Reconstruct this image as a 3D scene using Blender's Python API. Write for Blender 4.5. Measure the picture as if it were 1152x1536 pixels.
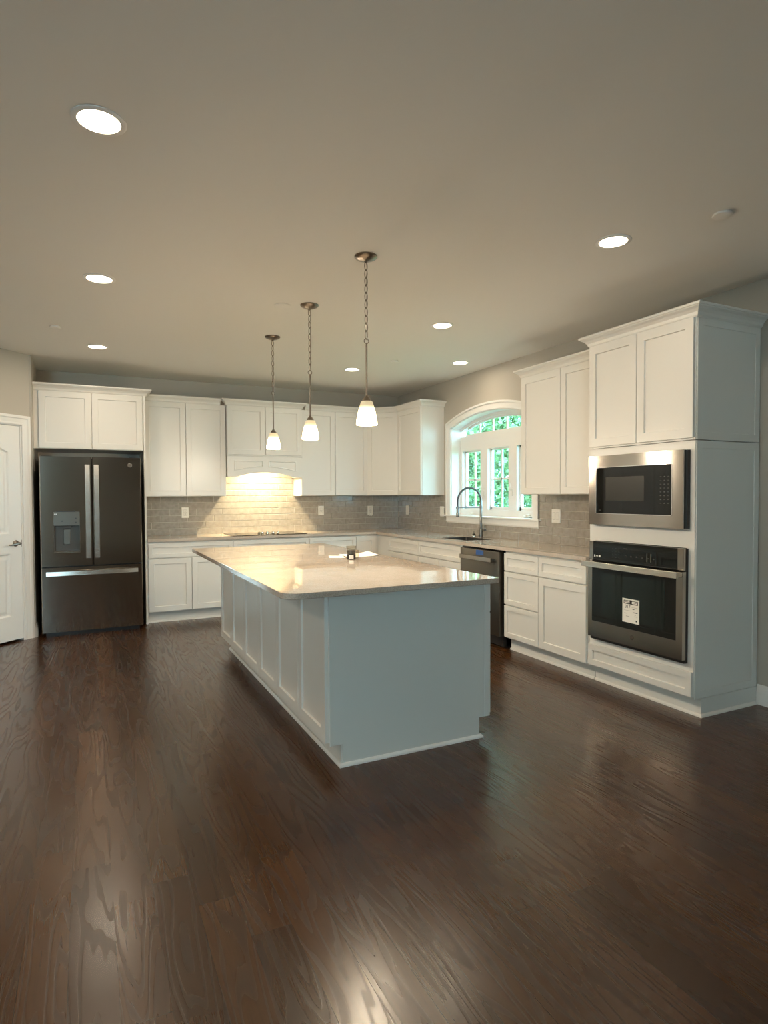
import bpy, bmesh, math, random
from mathutils import Vector, Matrix
R = math.radians
PI = math.pi
random.seed(7)
S = bpy.context.scene
for o in list(bpy.data.objects):
    bpy.data.objects.remove(o)
C = S.collection

# ------------------------------------------------------------------ camera
def camera():
    yaw, pit, roll, f = R(25.9512), R(1.5699), R(-0.2851), 914.87
    F = Vector((math.sin(yaw)*math.cos(pit), math.cos(yaw)*math.cos(pit), -math.sin(pit)))
    Rt = Vector((math.cos(yaw), -math.sin(yaw), 0))
    Up = Rt.cross(F)
    R2 = Rt*math.cos(roll) + Up*math.sin(roll)
    U2 = -Rt*math.sin(roll) + Up*math.cos(roll)
    cam = bpy.data.cameras.new('camera')
    cam.sensor_fit = 'VERTICAL'
    cam.sensor_height = 32.0
    cam.lens = 32.0*f/1536.0
    cam.clip_start = 0.05
    o = bpy.data.objects.new('camera', cam)
    C.objects.link(o)
    m = Matrix((R2, U2, -F)).transposed().to_4x4()
    m.translation = Vector((-3.9172, -7.5948, 1.3727))
    o.matrix_world = m
    S.camera = o
camera()

# ------------------------------------------------------------------ exposure, world, large lights
S.view_settings.view_transform = 'Standard'
S.view_settings.look = 'None'
S.view_settings.gamma = 1.0
S.view_settings.use_curve_mapping = False
S.view_settings.exposure = 0.0

SKY = 15.0
SUN = 3.0
RECESS = 8.3
PENDANT = 30.0
HOODL = 330.0
WARM = (1.0, 0.835, 0.635)
COOL = (0.82, 0.96, 1.0)

def world():
    w = bpy.data.worlds.new('sky'); S.world = w
    w.use_nodes = True
    nt = w.node_tree; nt.nodes.clear()
    out = nt.nodes.new('ShaderNodeOutputWorld')
    bg = nt.nodes.new('ShaderNodeBackground')
    bg.inputs[0].default_value = (0.40, 0.80, 1.0, 1)
    bg.inputs[1].default_value = SKY
    nt.links.new(bg.outputs[0], out.inputs[0])
world()

def light(name, kind, loc, energy, color, parent=None, rot=(0, 0, 0), **kw):
    l = bpy.data.lights.new(name, kind)
    l.energy = energy; l.color = color
    for k, v in kw.items():
        setattr(l, k, v)
    o = bpy.data.objects.new(name, l)
    C.objects.link(o)
    o.rotation_euler = rot
    if parent is not None:
        o.parent = parent
        o.location = Vector(loc)
    else:
        o.location = loc
    return o

REARY = -12.0
REAR_WINDOWS = [(-6.5, 1.3, 64.0)]     # windows behind the photographer: centre x, width, watts of daylight
XL = -7.4
for cxw, ww, watts in REAR_WINDOWS:
    light('daylight', 'AREA', (cxw, REARY + 0.06, 1.55), watts, COOL, rot=(R(90), 0, 0), shape='RECTANGLE', size=ww, size_y=1.7)
light('sun', 'SUN', (0, 0, 12), SUN, (1.0, 0.95, 0.85), rot=(R(12), R(-38), 0), angle=R(2))

# ------------------------------------------------------------------ materials
def mat(name, color=(0.8, 0.8, 0.8), rough=0.5, metal=0.0, **kw):
    m = bpy.data.materials.new(name); m.use_nodes = True
    b = m.node_tree.nodes['Principled BSDF']
    b.inputs['Base Color'].default_value = (*color, 1)
    b.inputs['Roughness'].default_value = rough
    b.inputs['Metallic'].default_value = metal
    for k, v in kw.items():
        b.inputs[k].default_value = v
    return m

def nodes(m):
    nt = m.node_tree
    return nt, nt.nodes['Principled BSDF']

def N(nt, t, **kw):
    n = nt.nodes.new(t)
    for k, v in kw.items():
        if k.startswith('i_'):
            key = k[2:]
            key = int(key) if key.isdigit() else key.replace('_', ' ')
            n.inputs[key].default_value = v
        else:
            setattr(n, k, v)
    return n

def M2(nt, op, a, b=None, c=None):
    n = nt.nodes.new('ShaderNodeMath'); n.operation = op
    for i, v in enumerate((a, b, c)):
        if v is None: continue
        if isinstance(v, (int, float)): n.inputs[i].default_value = v
        else: nt.links.new(v, n.inputs[i])
    return n.outputs[0]

def add_bump(m, scale, strength, dist=0.002, detail=3.0, stretch=(1, 1, 1)):
    nt, b = nodes(m)
    tc = N(nt, 'ShaderNodeNewGeometry')
    mp = N(nt, 'ShaderNodeMapping'); mp.inputs['Scale'].default_value = stretch
    nz = N(nt, 'ShaderNodeTexNoise'); nz.inputs['Scale'].default_value = scale; nz.inputs['Detail'].default_value = detail
    bp = N(nt, 'ShaderNodeBump'); bp.inputs['Strength'].default_value = strength; bp.inputs['Distance'].default_value = dist
    nt.links.new(tc.outputs['Position'], mp.inputs['Vector'])
    nt.links.new(mp.outputs[0], nz.inputs['Vector'])
    nt.links.new(nz.outputs['Fac'], bp.inputs['Height'])
    nt.links.new(bp.outputs[0], b.inputs['Normal'])
    return m

def vary(m, c1, c2, scale, detail=4.0, stretch=(1, 1, 1)):
    nt, b = nodes(m)
    tc = N(nt, 'ShaderNodeNewGeometry')
    mp = N(nt, 'ShaderNodeMapping'); mp.inputs['Scale'].default_value = stretch
    nz = N(nt, 'ShaderNodeTexNoise'); nz.inputs['Scale'].default_value = scale; nz.inputs['Detail'].default_value = detail
    rp = N(nt, 'ShaderNodeValToRGB')
    rp.color_ramp.elements[0].position = 0.35; rp.color_ramp.elements[1].position = 0.65
    rp.color_ramp.elements[0].color = (*c1, 1); rp.color_ramp.elements[1].color = (*c2, 1)
    nt.links.new(tc.outputs['Position'], mp.inputs['Vector'])
    nt.links.new(mp.outputs[0], nz.inputs['Vector'])
    nt.links.new(nz.outputs['Fac'], rp.inputs[0])
    nt.links.new(rp.outputs[0], b.inputs['Base Color'])
    return m

def brushed(name, color, rough, aniso=0.75):
    m = mat(name, color, rough, 1.0)
    nt, b = nodes(m)
    b.inputs['Anisotropic'].default_value = aniso; b.inputs['Anisotropic Rotation'].default_value = 0.25
    t = N(nt, 'ShaderNodeTangent'); t.direction_type = 'RADIAL'; t.axis = 'Z'
    nt.links.new(t.outputs[0], b.inputs['Tangent'])
    g = N(nt, 'ShaderNodeNewGeometry')
    mp = N(nt, 'ShaderNodeMapping'); mp.inputs['Scale'].default_value = (3, 3, 700)
    nz = N(nt, 'ShaderNodeTexNoise'); nz.inputs['Scale'].default_value = 1.0; nz.inputs['Detail'].default_value = 2
    mr = N(nt, 'ShaderNodeMapRange'); mr.inputs['To Min'].default_value = rough*0.8; mr.inputs['To Max'].default_value = rough*1.3
    nt.links.new(g.outputs['Position'], mp.inputs[0]); nt.links.new(mp.outputs[0], nz.inputs[0])
    nt.links.new(nz.outputs['Fac'], mr.inputs[0]); nt.links.new(mr.outputs[0], b.inputs['Roughness'])
    return m

def emit(name, color, strength):
    m = mat(name, color, 0.4)
    nt, b = nodes(m)
    b.inputs['Emission Color'].default_value = (*color, 1)
    b.inputs['Emission Strength'].default_value = strength
    return m

M = {}
M['cabinet'] = mat('cabinet_paint', (0.76, 0.74, 0.69), 0.30)
M['trim'] = mat('trim_paint', (0.82, 0.81, 0.78), 0.35)
M['wall'] = add_bump(mat('wall_paint', (0.47, 0.435, 0.375), 0.55), 180, 0.12, 0.001)
M['ceiling'] = add_bump(mat('ceiling_paint', (0.80, 0.78, 0.73), 0.8), 120, 0.15, 0.001)
M['stainless'] = brushed('stainless_steel', (0.40, 0.37, 0.335), 0.13)
M['fridge_steel'] = brushed('fridge_steel', (0.42, 0.385, 0.35), 0.10)
M['slate'] = brushed('dishwasher_steel', (0.17, 0.155, 0.135), 0.34, 0.4)
M['bright_steel'] = brushed('bright_steel', (0.75, 0.72, 0.68), 0.18, 0.5)
M['nickel'] = mat('brushed_nickel', (0.26, 0.225, 0.19), 0.28, 1.0)
M['handle_steel'] = brushed('handle_steel', (0.72, 0.68, 0.62), 0.24, 0.4)
M['sink_steel'] = mat('sink_steel', (0.13, 0.125, 0.12), 0.3, 1.0)
M['chrome'] = mat('chrome', (0.75, 0.74, 0.72), 0.12, 1.0)
M['spring'] = mat('faucet_steel', (0.22, 0.22, 0.215), 0.28, 1.0)
M['black_glass'] = mat('black_glass', (0.006, 0.007, 0.007), 0.04)
M['oven_glass'] = mat('oven_window_glass', (0.010, 0.016, 0.015), 0.05)
M['mw_window'] = mat('microwave_window', (0.035, 0.033, 0.028), 0.15)
M['black'] = mat('black_plastic', (0.012, 0.012, 0.013), 0.45)
M['dark_grey'] = mat('dark_grey_plastic', (0.07, 0.065, 0.055), 0.35)
M['grey_mark'] = mat('grey_marking', (0.055, 0.055, 0.05), 0.5)
M['white_mark'] = mat('white_marking', (0.85, 0.85, 0.82), 0.5)
M['ink'] = mat('black_ink', (0.02, 0.02, 0.02), 0.6)
M['pale_ink'] = mat('faded_ink', (0.38, 0.35, 0.33), 0.6)
M['paper'] = mat('white_paper', (0.86, 0.83, 0.76), 0.7)
M['plastic_white'] = mat('white_plastic', (0.80, 0.78, 0.72), 0.35)
M['tape'] = mat('blue_painter_tape', (0.02, 0.09, 0.30), 0.6)
M['tile'] = add_bump(vary(mat('glazed_tile', (0.38, 0.35, 0.31), 0.10), (0.31, 0.285, 0.25), (0.38, 0.35, 0.31), 22), 26, 0.35, 0.006, 1.5)
M['tile'].node_tree.nodes['Principled BSDF'].inputs['Coat Weight'].default_value = 0.3
M['grout'] = mat('pale_grout', (0.56, 0.52, 0.46), 0.8)
M['glass'] = bpy.data.materials.new('window_glass'); M['glass'].use_nodes = True
def window_glass(m, col=(1, 1, 1), refl=0.06):
    nt = m.node_tree; nt.nodes.clear()
    o = nt.nodes.new('ShaderNodeOutputMaterial'); t = nt.nodes.new('ShaderNodeBsdfTransparent')
    g = nt.nodes.new('ShaderNodeBsdfGlossy'); mx = nt.nodes.new('ShaderNodeMixShader')
    t.inputs[0].default_value = (*col, 1); g.inputs['Roughness'].default_value = 0.02
    lw = nt.nodes.new('ShaderNodeLayerWeight'); lw.inputs[0].default_value = 0.5
    fr = nt.nodes.new('ShaderNodeMath'); fr.operation = 'POWER'; fr.inputs[1].default_value = 4.0
    nt.links.new(lw.outputs['Facing'], fr.inputs[0])
    nt.links.new(fr.outputs[0], mx.inputs[0]); nt.links.new(t.outputs[0], mx.inputs[1]); nt.links.new(g.outputs[0], mx.inputs[2])
    nt.links.new(mx.outputs[0], o.inputs[0])
window_glass(M['glass'], (0.93, 0.98, 0.98))
M['jar_glass'] = bpy.data.materials.new('clear_glass'); M['jar_glass'].use_nodes = True
window_glass(M['jar_glass'], (0.92, 0.90, 0.86))
M['lens'] = emit('lamp_lens', (1.0, 0.88, 0.66), 9.0)
M['shade'] = emit('lit_frosted_glass', (1.0, 0.84, 0.56), 12.0)
def shade_glow(m):
    # the bulb sits low inside the shade: the glass glows white below and amber near its neck
    nt, b = nodes(m)
    tc = N(nt, 'ShaderNodeTexCoord'); sp = N(nt, 'ShaderNodeSeparateXYZ'); nt.links.new(tc.outputs['Object'], sp.inputs[0])
    mr = N(nt, 'ShaderNodeMapRange'); mr.interpolation_type = 'SMOOTHSTEP'
    mr.inputs['From Min'].default_value = -0.850; mr.inputs['From Max'].default_value = -0.965
    mr.inputs['To Min'].default_value = 0.55; mr.inputs['To Max'].default_value = 20.0
    nt.links.new(sp.outputs[2], mr.inputs[0]); nt.links.new(mr.outputs[0], b.inputs['Emission Strength'])
    b.inputs['Emission Color'].default_value = (1.0, 0.82, 0.50, 1)
    b.inputs['Base Color'].default_value = (0.42, 0.34, 0.20, 1)
shade_glow(M['shade'])
M['bulb'] = emit('hood_bulb', (1.0, 0.85, 0.55), 6.0)

def quartz():
    m = mat('beige_quartz', (0.6, 0.53, 0.45), 0.025)
    nt, b = nodes(m)
    g = N(nt, 'ShaderNodeNewGeometry')
    n1 = N(nt, 'ShaderNodeTexNoise'); n1.inputs['Scale'].default_value = 5; n1.inputs['Detail'].default_value = 6; n1.inputs['Distortion'].default_value = 1.0
    n2 = N(nt, 'ShaderNodeTexNoise'); n2.inputs['Scale'].default_value = 160; n2.inputs['Detail'].default_value = 2
    rp = N(nt, 'ShaderNodeValToRGB')
    rp.color_ramp.elements[0].position = 0.38; rp.color_ramp.elements[1].position = 0.62
    rp.color_ramp.elements[0].color = (0.56, 0.475, 0.39, 1); rp.color_ramp.elements[1].color = (0.61, 0.53, 0.45, 1)
    rp2 = N(nt, 'ShaderNodeValToRGB')
    rp2.color_ramp.elements[0].position = 0.40; rp2.color_ramp.elements[1].position = 0.60
    rp2.color_ramp.elements[0].color = (0.80, 0.78, 0.76, 1); rp2.color_ramp.elements[1].color = (1, 1, 1, 1)
    mx = N(nt, 'ShaderNodeMixRGB'); mx.blend_type = 'MULTIPLY'; mx.inputs[0].default_value = 1
    nt.links.new(g.outputs['Position'], n1.inputs[0]); nt.links.new(g.outputs['Position'], n2.inputs[0])
    nt.links.new(n1.outputs['Fac'], rp.inputs[0]); nt.links.new(n2.outputs['Fac'], rp2.inputs[0])
    nt.links.new(rp.outputs[0], mx.inputs[1]); nt.links.new(rp2.outputs[0], mx.inputs[2])
    nt.links.new(mx.outputs[0], b.inputs['Base Color'])
    b.inputs['IOR'].default_value = 1.8
    return m
M['quartz'] = quartz()

def wood_floor():
    m = mat('dark_oak_floor', (0.1, 0.06, 0.04), 0.3)
    nt, b = nodes(m)
    g = N(nt, 'ShaderNodeNewGeometry')
    sp = N(nt, 'ShaderNodeSeparateXYZ'); nt.links.new(g.outputs['Position'], sp.inputs[0])
    W, L = 0.1275, 1.45
    ux = M2(nt, 'DIVIDE', M2(nt, 'ADD', sp.outputs[0], 2.33 + W*80), W)
    ix = M2(nt, 'FLOOR', ux); fx = M2(nt, 'FRACT', ux)
    wn = N(nt, 'ShaderNodeTexWhiteNoise'); wn.noise_dimensions = '1D'; nt.links.new(ix, wn.inputs['W'])
    uy = M2(nt, 'ADD', M2(nt, 'DIVIDE', sp.outputs[1], L), M2(nt, 'MULTIPLY', wn.outputs['Value'], 7.3))
    iy = M2(nt, 'FLOOR', uy); fy = M2(nt, 'FRACT', uy)
    cell = M2(nt, 'ADD', M2(nt, 'MULTIPLY', ix, 17.13), M2(nt, 'MULTIPLY', iy, 3.71))
    w2 = N(nt, 'ShaderNodeTexWhiteNoise'); w2.noise_dimensions = '1D'; nt.links.new(cell, w2.inputs['W'])
    # cathedral grain: contour bands of a noise field stretched along the board
    cb = N(nt, 'ShaderNodeCombineXYZ')
    nt.links.new(M2(nt, 'MULTIPLY', sp.outputs[0], 7.5), cb.inputs[0])
    nt.links.new(M2(nt, 'MULTIPLY', sp.outputs[1], 0.75), cb.inputs[1])
    nt.links.new(M2(nt, 'MULTIPLY', w2.outputs['Value'], 60), cb.inputs[2])
    nz = N(nt, 'ShaderNodeTexNoise'); nz.inputs['Scale'].default_value = 1.0; nz.inputs['Detail'].default_value = 2.2; nz.inputs['Roughness'].default_value = 0.42
    nt.links.new(cb.outputs[0], nz.inputs[0])
    band = M2(nt, 'FRACT', M2(nt, 'MULTIPLY', nz.outputs['Fac'], 13))
    band = M2(nt, 'ABSOLUTE', M2(nt, 'SUBTRACT', band, 0.5))           # 0..0.5
    mr = N(nt, 'ShaderNodeMapRange'); mr.interpolation_type = 'SMOOTHSTEP'
    mr.inputs['From Min'].default_value = 0.05; mr.inputs['From Max'].default_value = 0.28
    nt.links.new(band, mr.inputs[0])
    line = mr.outputs[0]                                                # 0 in the line, 1 between
    # pores
    cb2 = N(nt, 'ShaderNodeCombineXYZ')
    nt.links.new(M2(nt, 'MULTIPLY', sp.outputs[0], 230), cb2.inputs[0])
    nt.links.new(M2(nt, 'MULTIPLY', sp.outputs[1], 9), cb2.inputs[1])
    nt.links.new(M2(nt, 'MULTIPLY', w2.outputs['Value'], 60), cb2.inputs[2])
    n2 = N(nt, 'ShaderNodeTexNoise'); n2.inputs['Scale'].default_value = 1.0; n2.inputs['Detail'].default_value = 2
    nt.links.new(cb2.outputs[0], n2.inputs[0])
    # board tone
    rp = N(nt, 'ShaderNodeValToRGB')
    e = rp.color_ramp.elements
    e[0].position = 0.0; e[0].color = (0.046, 0.0180, 0.0055, 1)
    e[1].position = 1.0; e[1].color = (0.084, 0.0350, 0.0105, 1)
    k = rp.color_ramp.elements.new(0.5); k.color = (0.064, 0.0250, 0.0075, 1)
    nt.links.new(w2.outputs['Value'], rp.inputs[0])
    dk = N(nt, 'ShaderNodeMixRGB'); dk.blend_type = 'MULTIPLY'; dk.inputs[2].default_value = (0.40, 0.37, 0.35, 1)
    inv = M2(nt, 'MULTIPLY', M2(nt, 'SUBTRACT', 1.0, line), 0.55)
    nt.links.new(inv, dk.inputs[0]); nt.links.new(rp.outputs[0], dk.inputs[1])
    pr = N(nt, 'ShaderNodeMixRGB'); pr.blend_type = 'MULTIPLY'; pr.inputs[2].default_value = (0.65, 0.63, 0.62, 1)
    pm = N(nt, 'ShaderNodeMapRange'); pm.inputs['From Min'].default_value = 0.5; pm.inputs['From Max'].default_value = 0.75; pm.inputs['To Max'].default_value = 0.6
    nt.links.new(n2.outputs['Fac'], pm.inputs[0]); nt.links.new(pm.outputs[0], pr.inputs[0]); nt.links.new(dk.outputs[0], pr.inputs[1])
    # seams
    ex = M2(nt, 'MINIMUM', fx, M2(nt, 'SUBTRACT', 1.0, fx))
    ey = M2(nt, 'MINIMUM', fy, M2(nt, 'SUBTRACT', 1.0, fy))
    sx = M2(nt, 'LESS_THAN', ex, 0.009); sy = M2(nt, 'LESS_THAN', ey, 0.0010)
    seam = M2(nt, 'MAXIMUM', sx, sy)
    sm = N(nt, 'ShaderNodeMixRGB'); sm.inputs[2].default_value = (0.016, 0.010, 0.007, 1)
    nt.links.new(M2(nt, 'MULTIPLY', seam, 0.8), sm.inputs[0]); nt.links.new(pr.outputs[0], sm.inputs[1])
    nt.links.new(sm.outputs[0], b.inputs['Base Color'])
    # relief and gloss
    h = M2(nt, 'ADD', M2(nt, 'MULTIPLY', line, 0.6), M2(nt, 'MULTIPLY', n2.outputs['Fac'], 0.25))
    h = M2(nt, 'SUBTRACT', h, M2(nt, 'MULTIPLY', seam, 1.5))
    bp = N(nt, 'ShaderNodeBump'); bp.inputs['Strength'].default_value = 0.22; bp.inputs['Distance'].default_value = 0.0010
    nt.links.new(h, bp.inputs['Height']); nt.links.new(bp.outputs[0], b.inputs['Normal'])
    rr = M2(nt, 'SUBTRACT', 0.31, M2(nt, 'MULTIPLY', line, 0.07))
    nt.links.new(rr, b.inputs['Roughness'])
    b.inputs['IOR'].default_value = 1.48
    b.inputs['Coat Weight'].default_value = 0.25
    b.inputs['Coat Roughness'].default_value = 0.27
    return m
M['floor'] = wood_floor()
M['leaf'] = vary(mat('green_leaves', (0.06, 0.24, 0.05), 0.5), (0.085, 0.155, 0.055), (0.20, 0.30, 0.11), 1.8)
M['dark_leaf'] = vary(mat('deep_green_leaves', (0.03, 0.13, 0.05), 0.5), (0.040, 0.080, 0.050), (0.085, 0.14, 0.08), 1.8)
for k in ('leaf', 'dark_leaf'):
    nt, b = nodes(M[k]); b.inputs['Transmission Weight'].default_value = 0.0
M['bark'] = vary(mat('pale_bark', (0.4, 0.38, 0.32), 0.8), (0.22, 0.2, 0.16), (0.55, 0.52, 0.45), 12)
M['lawn'] = vary(mat('lawn', (0.05, 0.16, 0.04), 0.9), (0.04, 0.13, 0.03), (0.09, 0.22, 0.05), 3)

# ------------------------------------------------------------------ mesh helpers
def NB(): return bmesh.new()

def box(bm, x0, x1, y0, y1, z0, z1, ch=0.0):
    vs = [bm.verts.new((x, y, z)) for x in (x0, x1) for y in (y0, y1) for z in (z0, z1)]
    fs = []
    for idx in ((0, 1, 3, 2), (4, 6, 7, 5), (0, 4, 5, 1), (2, 3, 7, 6), (0, 2, 6, 4), (1, 5, 7, 3)):
        fs.append(bm.faces.new([vs[i] for i in idx]))
    if ch > 0:
        es = list({e for f in fs for e in f.edges})
        bmesh.ops.bevel(bm, geom=es, offset=ch, segments=2, affect='EDGES', profile=0.5)

def loft(bm, loops, cap0=True, cap1=True):
    rings = [[bm.verts.new(p) for p in lp] for lp in loops]
    n = len(rings[0])
    for a, b in zip(rings, rings[1:]):
        for i in range(n):
            j = (i+1) % n
            bm.faces.new((a[i], a[j], b[j], b[i]))
    if cap0: bm.faces.new(list(reversed(rings[0])))
    if cap1: bm.faces.new(rings[-1])

def prism(bm, pts, axis, a, b):
    """extrude a 2D outline along an axis: pts are the other two coordinates in xyz order"""
    def P(p, t):
        return {'x': (t, p[0], p[1]), 'y': (p[0], t, p[1]), 'z': (p[0], p[1], t)}[axis]
    loft(bm, [[P(p, a) for p in pts], [P(p, b) for p in pts]])

def offset(pts, d):
    """inset a closed 2D outline by d (counter-clockwise outline goes inwards)"""
    n = len(pts); out = []
    area = sum(pts[i][0]*pts[(i+1) % n][1]-pts[(i+1) % n][0]*pts[i][1] for i in range(n))
    s = 1 if area > 0 else -1
    for i in range(n):
        p0, p1, p2 = Vector(pts[i-1]), Vector(pts[i]), Vector(pts[(i+1) % n])
        a = (p1-p0).normalized(); b = (p2-p1).normalized()
        na = Vector((-a.y, a.x))*s; nb = Vector((-b.y, b.x))*s
        m = na+nb
        m = m/max(m.length_squared, 1e-6)*2
        q = p1+m*d
        out.append((q.x, q.y))
    return out

def ring_panel(bm, outline, steps, plane='xz', cap=True):
    """nested outlines: steps = [(inset, depth)...]; plane xz puts depth on y"""
    loops = []
    for ins, dep in steps:
        pts = offset(outline, ins) if ins else outline
        loops.append([(p[0], dep, p[1]) for p in pts] if plane == 'xz' else [(dep, p[0], p[1]) for p in pts])
    loft(bm, loops, cap0=cap, cap1=True)

def rect(x0, x1, z0, z1): return [(x0, z0), (x1, z0), (x1, z1), (x0, z1)]

def shaker(bm, x0, x1, z0, z1, yb=0.0, t=0.02, fr=0.058, rec=0.011):
    """shaker panel whose back is at y=yb and whose face looks to -y"""
    y = yb-t
    ring_panel(bm, rect(x0, x1, z0, z1), [(0, yb), (0, y+0.002), (0.002, y), (fr, y), (fr+0.003, y+rec), (fr+0.0045, y+rec)])

def cyl(bm, c, r, h, axis='z', n=24, r2=None, ch=0.0):
    r2 = r if r2 is None else r2
    prof = [(r, 0), (r2, h)] if ch <= 0 else [(r-ch, 0), (r, ch), (r2, h-ch), (r2-ch, h)]
    lathe(bm, c, prof, axis, n)

def lathe(bm, c, prof, axis='z', n=24, cap0=True, cap1=True):
    loops = []
    for r, h in prof:
        lp = []
        for i in range(n):
            a = 2*PI*i/n
            u, v = r*math.cos(a), r*math.sin(a)
            q = {'z': (u, v, h), 'x': (h, u, v), 'y': (u, h, v)}[axis]
            lp.append((c[0]+q[0], c[1]+q[1], c[2]+q[2]))
        loops.append(lp)
    loft(bm, loops, cap0, cap1)

def tube(bm, path, r, n=8, closed=False, radii=None):
    P = [Vector(p) for p in path]; m = len(P)
    def tang(i):
        if closed: return (P[(i+1) % m]-P[i-1]).normalized()
        return (P[min(i+1, m-1)]-P[max(i-1, 0)]).normalized()
    t = tang(0)
    nrm = t.orthogonal().normalized()
    loops = []
    for i in range(m):
        t2 = tang(i)
        ax = t.cross(t2)
        if ax.length > 1e-7:
            nrm = Matrix.Rotation(t.angle(t2), 3, ax.normalized()) @ nrm
        t = t2
        nrm = (nrm-t*nrm.dot(t)).normalized()
        bn = t.cross(nrm)
        rr = radii[i] if radii else r
        loops.append([P[i]+(nrm*math.cos(2*PI*k/n)+bn*math.sin(2*PI*k/n))*rr for k in range(n)])
    if closed:
        # match the last ring to the first one
        rings = [[bm.verts.new(p) for p in lp] for lp in loops]
        best = min(range(n), key=lambda s: (loops[-1][s]-loops[0][0]).length)
        for a, b in zip(rings, rings[1:]):
            for i in range(n): bm.faces.new((a[i], a[(i+1) % n], b[(i+1) % n], b[i]))
        a, b = rings[-1], rings[0]
        for i in range(n):
            bm.faces.new((a[(i+best) % n], a[(i+1+best) % n], b[(i+1) % n], b[i]))
    else:
        loft(bm, loops)

def sweep(bm, path, prof, z0=0.0):
    """crown: path of (x,y), prof of (out, z); outwards is to the right of the direction of travel"""
    P = [Vector(p) for p in path]; n = len(P); loops = []
    for i in range(n):
        d0 = (P[i]-P[i-1]).normalized() if i > 0 else None
        d1 = (P[i+1]-P[i]).normalized() if i < n-1 else None
        if d0 is None: d0 = d1
        if d1 is None: d1 = d0
        n0 = Vector((d0.y, -d0.x)); n1 = Vector((d1.y, -d1.x))
        m = n0+n1; m = m/m.length_squared*2
        loops.append([(P[i].x+m.x*o, P[i].y+m.y*o, z0+z) for o, z in prof])
    loft(bm, loops)

ROOTM = {}
def obj(name, bm, m, parent=None, world=False, smooth=False):
    """link bm as one mesh; world=True means it was drawn in world coordinates"""
    if world and parent is not None:
        bmesh.ops.transform(bm, matrix=ROOTM[parent.name].inverted(), verts=bm.verts)
    bmesh.ops.remove_doubles(bm, verts=bm.verts, dist=1e-6)
    bmesh.ops.recalc_face_normals(bm, faces=bm.faces)
    me = bpy.data.meshes.new(name); bm.to_mesh(me); bm.free()
    if isinstance(m, str): m = M[m]
    me.materials.append(m)
    if smooth:
        for p_ in me.polygons: p_.use_smooth = True
        try: me.set_sharp_from_angle(angle=R(35))
        except Exception: pass
    o = bpy.data.objects.new(name, me); C.objects.link(o)
    if parent is not None:
        o.parent = parent
        ROOTM[o.name] = ROOTM[parent.name]
    else:
        ROOTM[o.name] = Matrix.Identity(4)
    return o

def thing(name, label, cat, loc=(0, 0, 0), rz=0.0, group=None, kind=None):
    o = bpy.data.objects.new(name, None); C.objects.link(o)
    o.empty_display_size = 0.1
    o.location = loc; o.rotation_euler = (0, 0, rz)
    ROOTM[o.name] = Matrix.Translation(loc) @ Matrix.Rotation(rz, 4, 'Z')
    if label: o['label'] = label
    if cat: o['category'] = cat
    if group: o['group'] = group
    if kind: o['kind'] = kind
    return o

def tag(o, label, cat, group=None):
    o['label'] = label; o['category'] = cat
    if group: o['group'] = group
    return o

def copy_tree(o, parent=None):
    c = o.copy(); C.objects.link(c)
    if parent is not None: c.parent = parent
    for ch in [x for x in o.children]:
        copy_tree(ch, c)
    return c

def struct(name, bm, m, parent=None, world=True, smooth=False):
    o = obj(name, bm, m, parent, world and parent is not None, smooth)
    if parent is None: o['kind'] = 'structure'
    return o

def text(s, size, m, mx, parent, name, depth=0.0004):
    """lettering turned to mesh; mx places it in the parent's frame"""
    cu = bpy.data.curves.new(name, 'FONT'); cu.body = s; cu.size = size; cu.extrude = depth
    cu.align_x = 'CENTER'; cu.align_y = 'CENTER'
    cu.materials.append(M[m])
    t = bpy.data.objects.new(name, cu); C.objects.link(t)
    dg = bpy.context.evaluated_depsgraph_get(); dg.update()
    me = bpy.data.meshes.new_from_object(t.evaluated_get(dg), depsgraph=dg)
    bpy.data.objects.remove(t); bpy.data.curves.remove(cu)
    me.name = name
    o = bpy.data.objects.new(name, me); C.objects.link(o)
    o.parent = parent
    o.matrix_local = mx
    return o

# ------------------------------------------------------------------ room shell
H = 2.745
CX0, CY0 = -4.385, -0.74             # end of the return wall, start of the diagonal pantry wall
DL = 1.75                            # length of the diagonal wall
XL = -7.4
D2 = (CX0-DL/math.sqrt(2), CY0-DL/math.sqrt(2))

bm = NB(); box(bm, XL, 0.25, REARY, 0.2, -0.12, 0.0); struct('floor', bm, 'floor')
bm = NB(); box(bm, XL, 0.25, REARY, 0.2, H, H+0.15); struct('ceiling', bm, 'ceiling')
bm = NB(); box(bm, CX0, 0.25, 0, 0.2, 0, H); struct('wall_back', bm, 'wall')
bm = NB(); box(bm, CX0-0.12, CX0, CY0-0.02, 0.2, 0, H); struct('wall_return', bm, 'wall')
# diagonal wall in its own frame: local x runs from the corner outwards to the lower left, -y faces the room
def dframe():
    # local x dir = (-1,-1)/sqrt2 ; room side normal = (1,-1)/sqrt2
    ex = Vector((-1, -1, 0)).normalized(); en = Vector((1, -1, 0)).normalized()
    m = Matrix((ex, -en, (0, 0, 1))).transposed().to_4x4()
    m.translation = (CX0, CY0, 0)
    return m
DM = dframe()
def dtrans(bm): bmesh.ops.transform(bm, matrix=DM, verts=bm.verts)
DS0, DS1, DZ = 0.125, 0.885, 2.06    # door opening along the diagonal, and its head
bm = NB()
box(bm, 0, DS0, 0, 0.12, 0, H); box(bm, DS1, DL, 0, 0.12, 0, H); box(bm, DS0, DS1, 0, 0.12, DZ, H)
dtrans(bm); struct('wall_diagonal', bm, 'wall')
bm = NB(); box(bm, XL, D2[0], D2[1], D2[1]+0.12, 0, H); struct('wall_front', bm, 'wall')
bm = NB(); box(bm, XL-0.12, XL, REARY, 0.2, 0, H); struct('wall_left', bm, 'wall')
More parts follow.
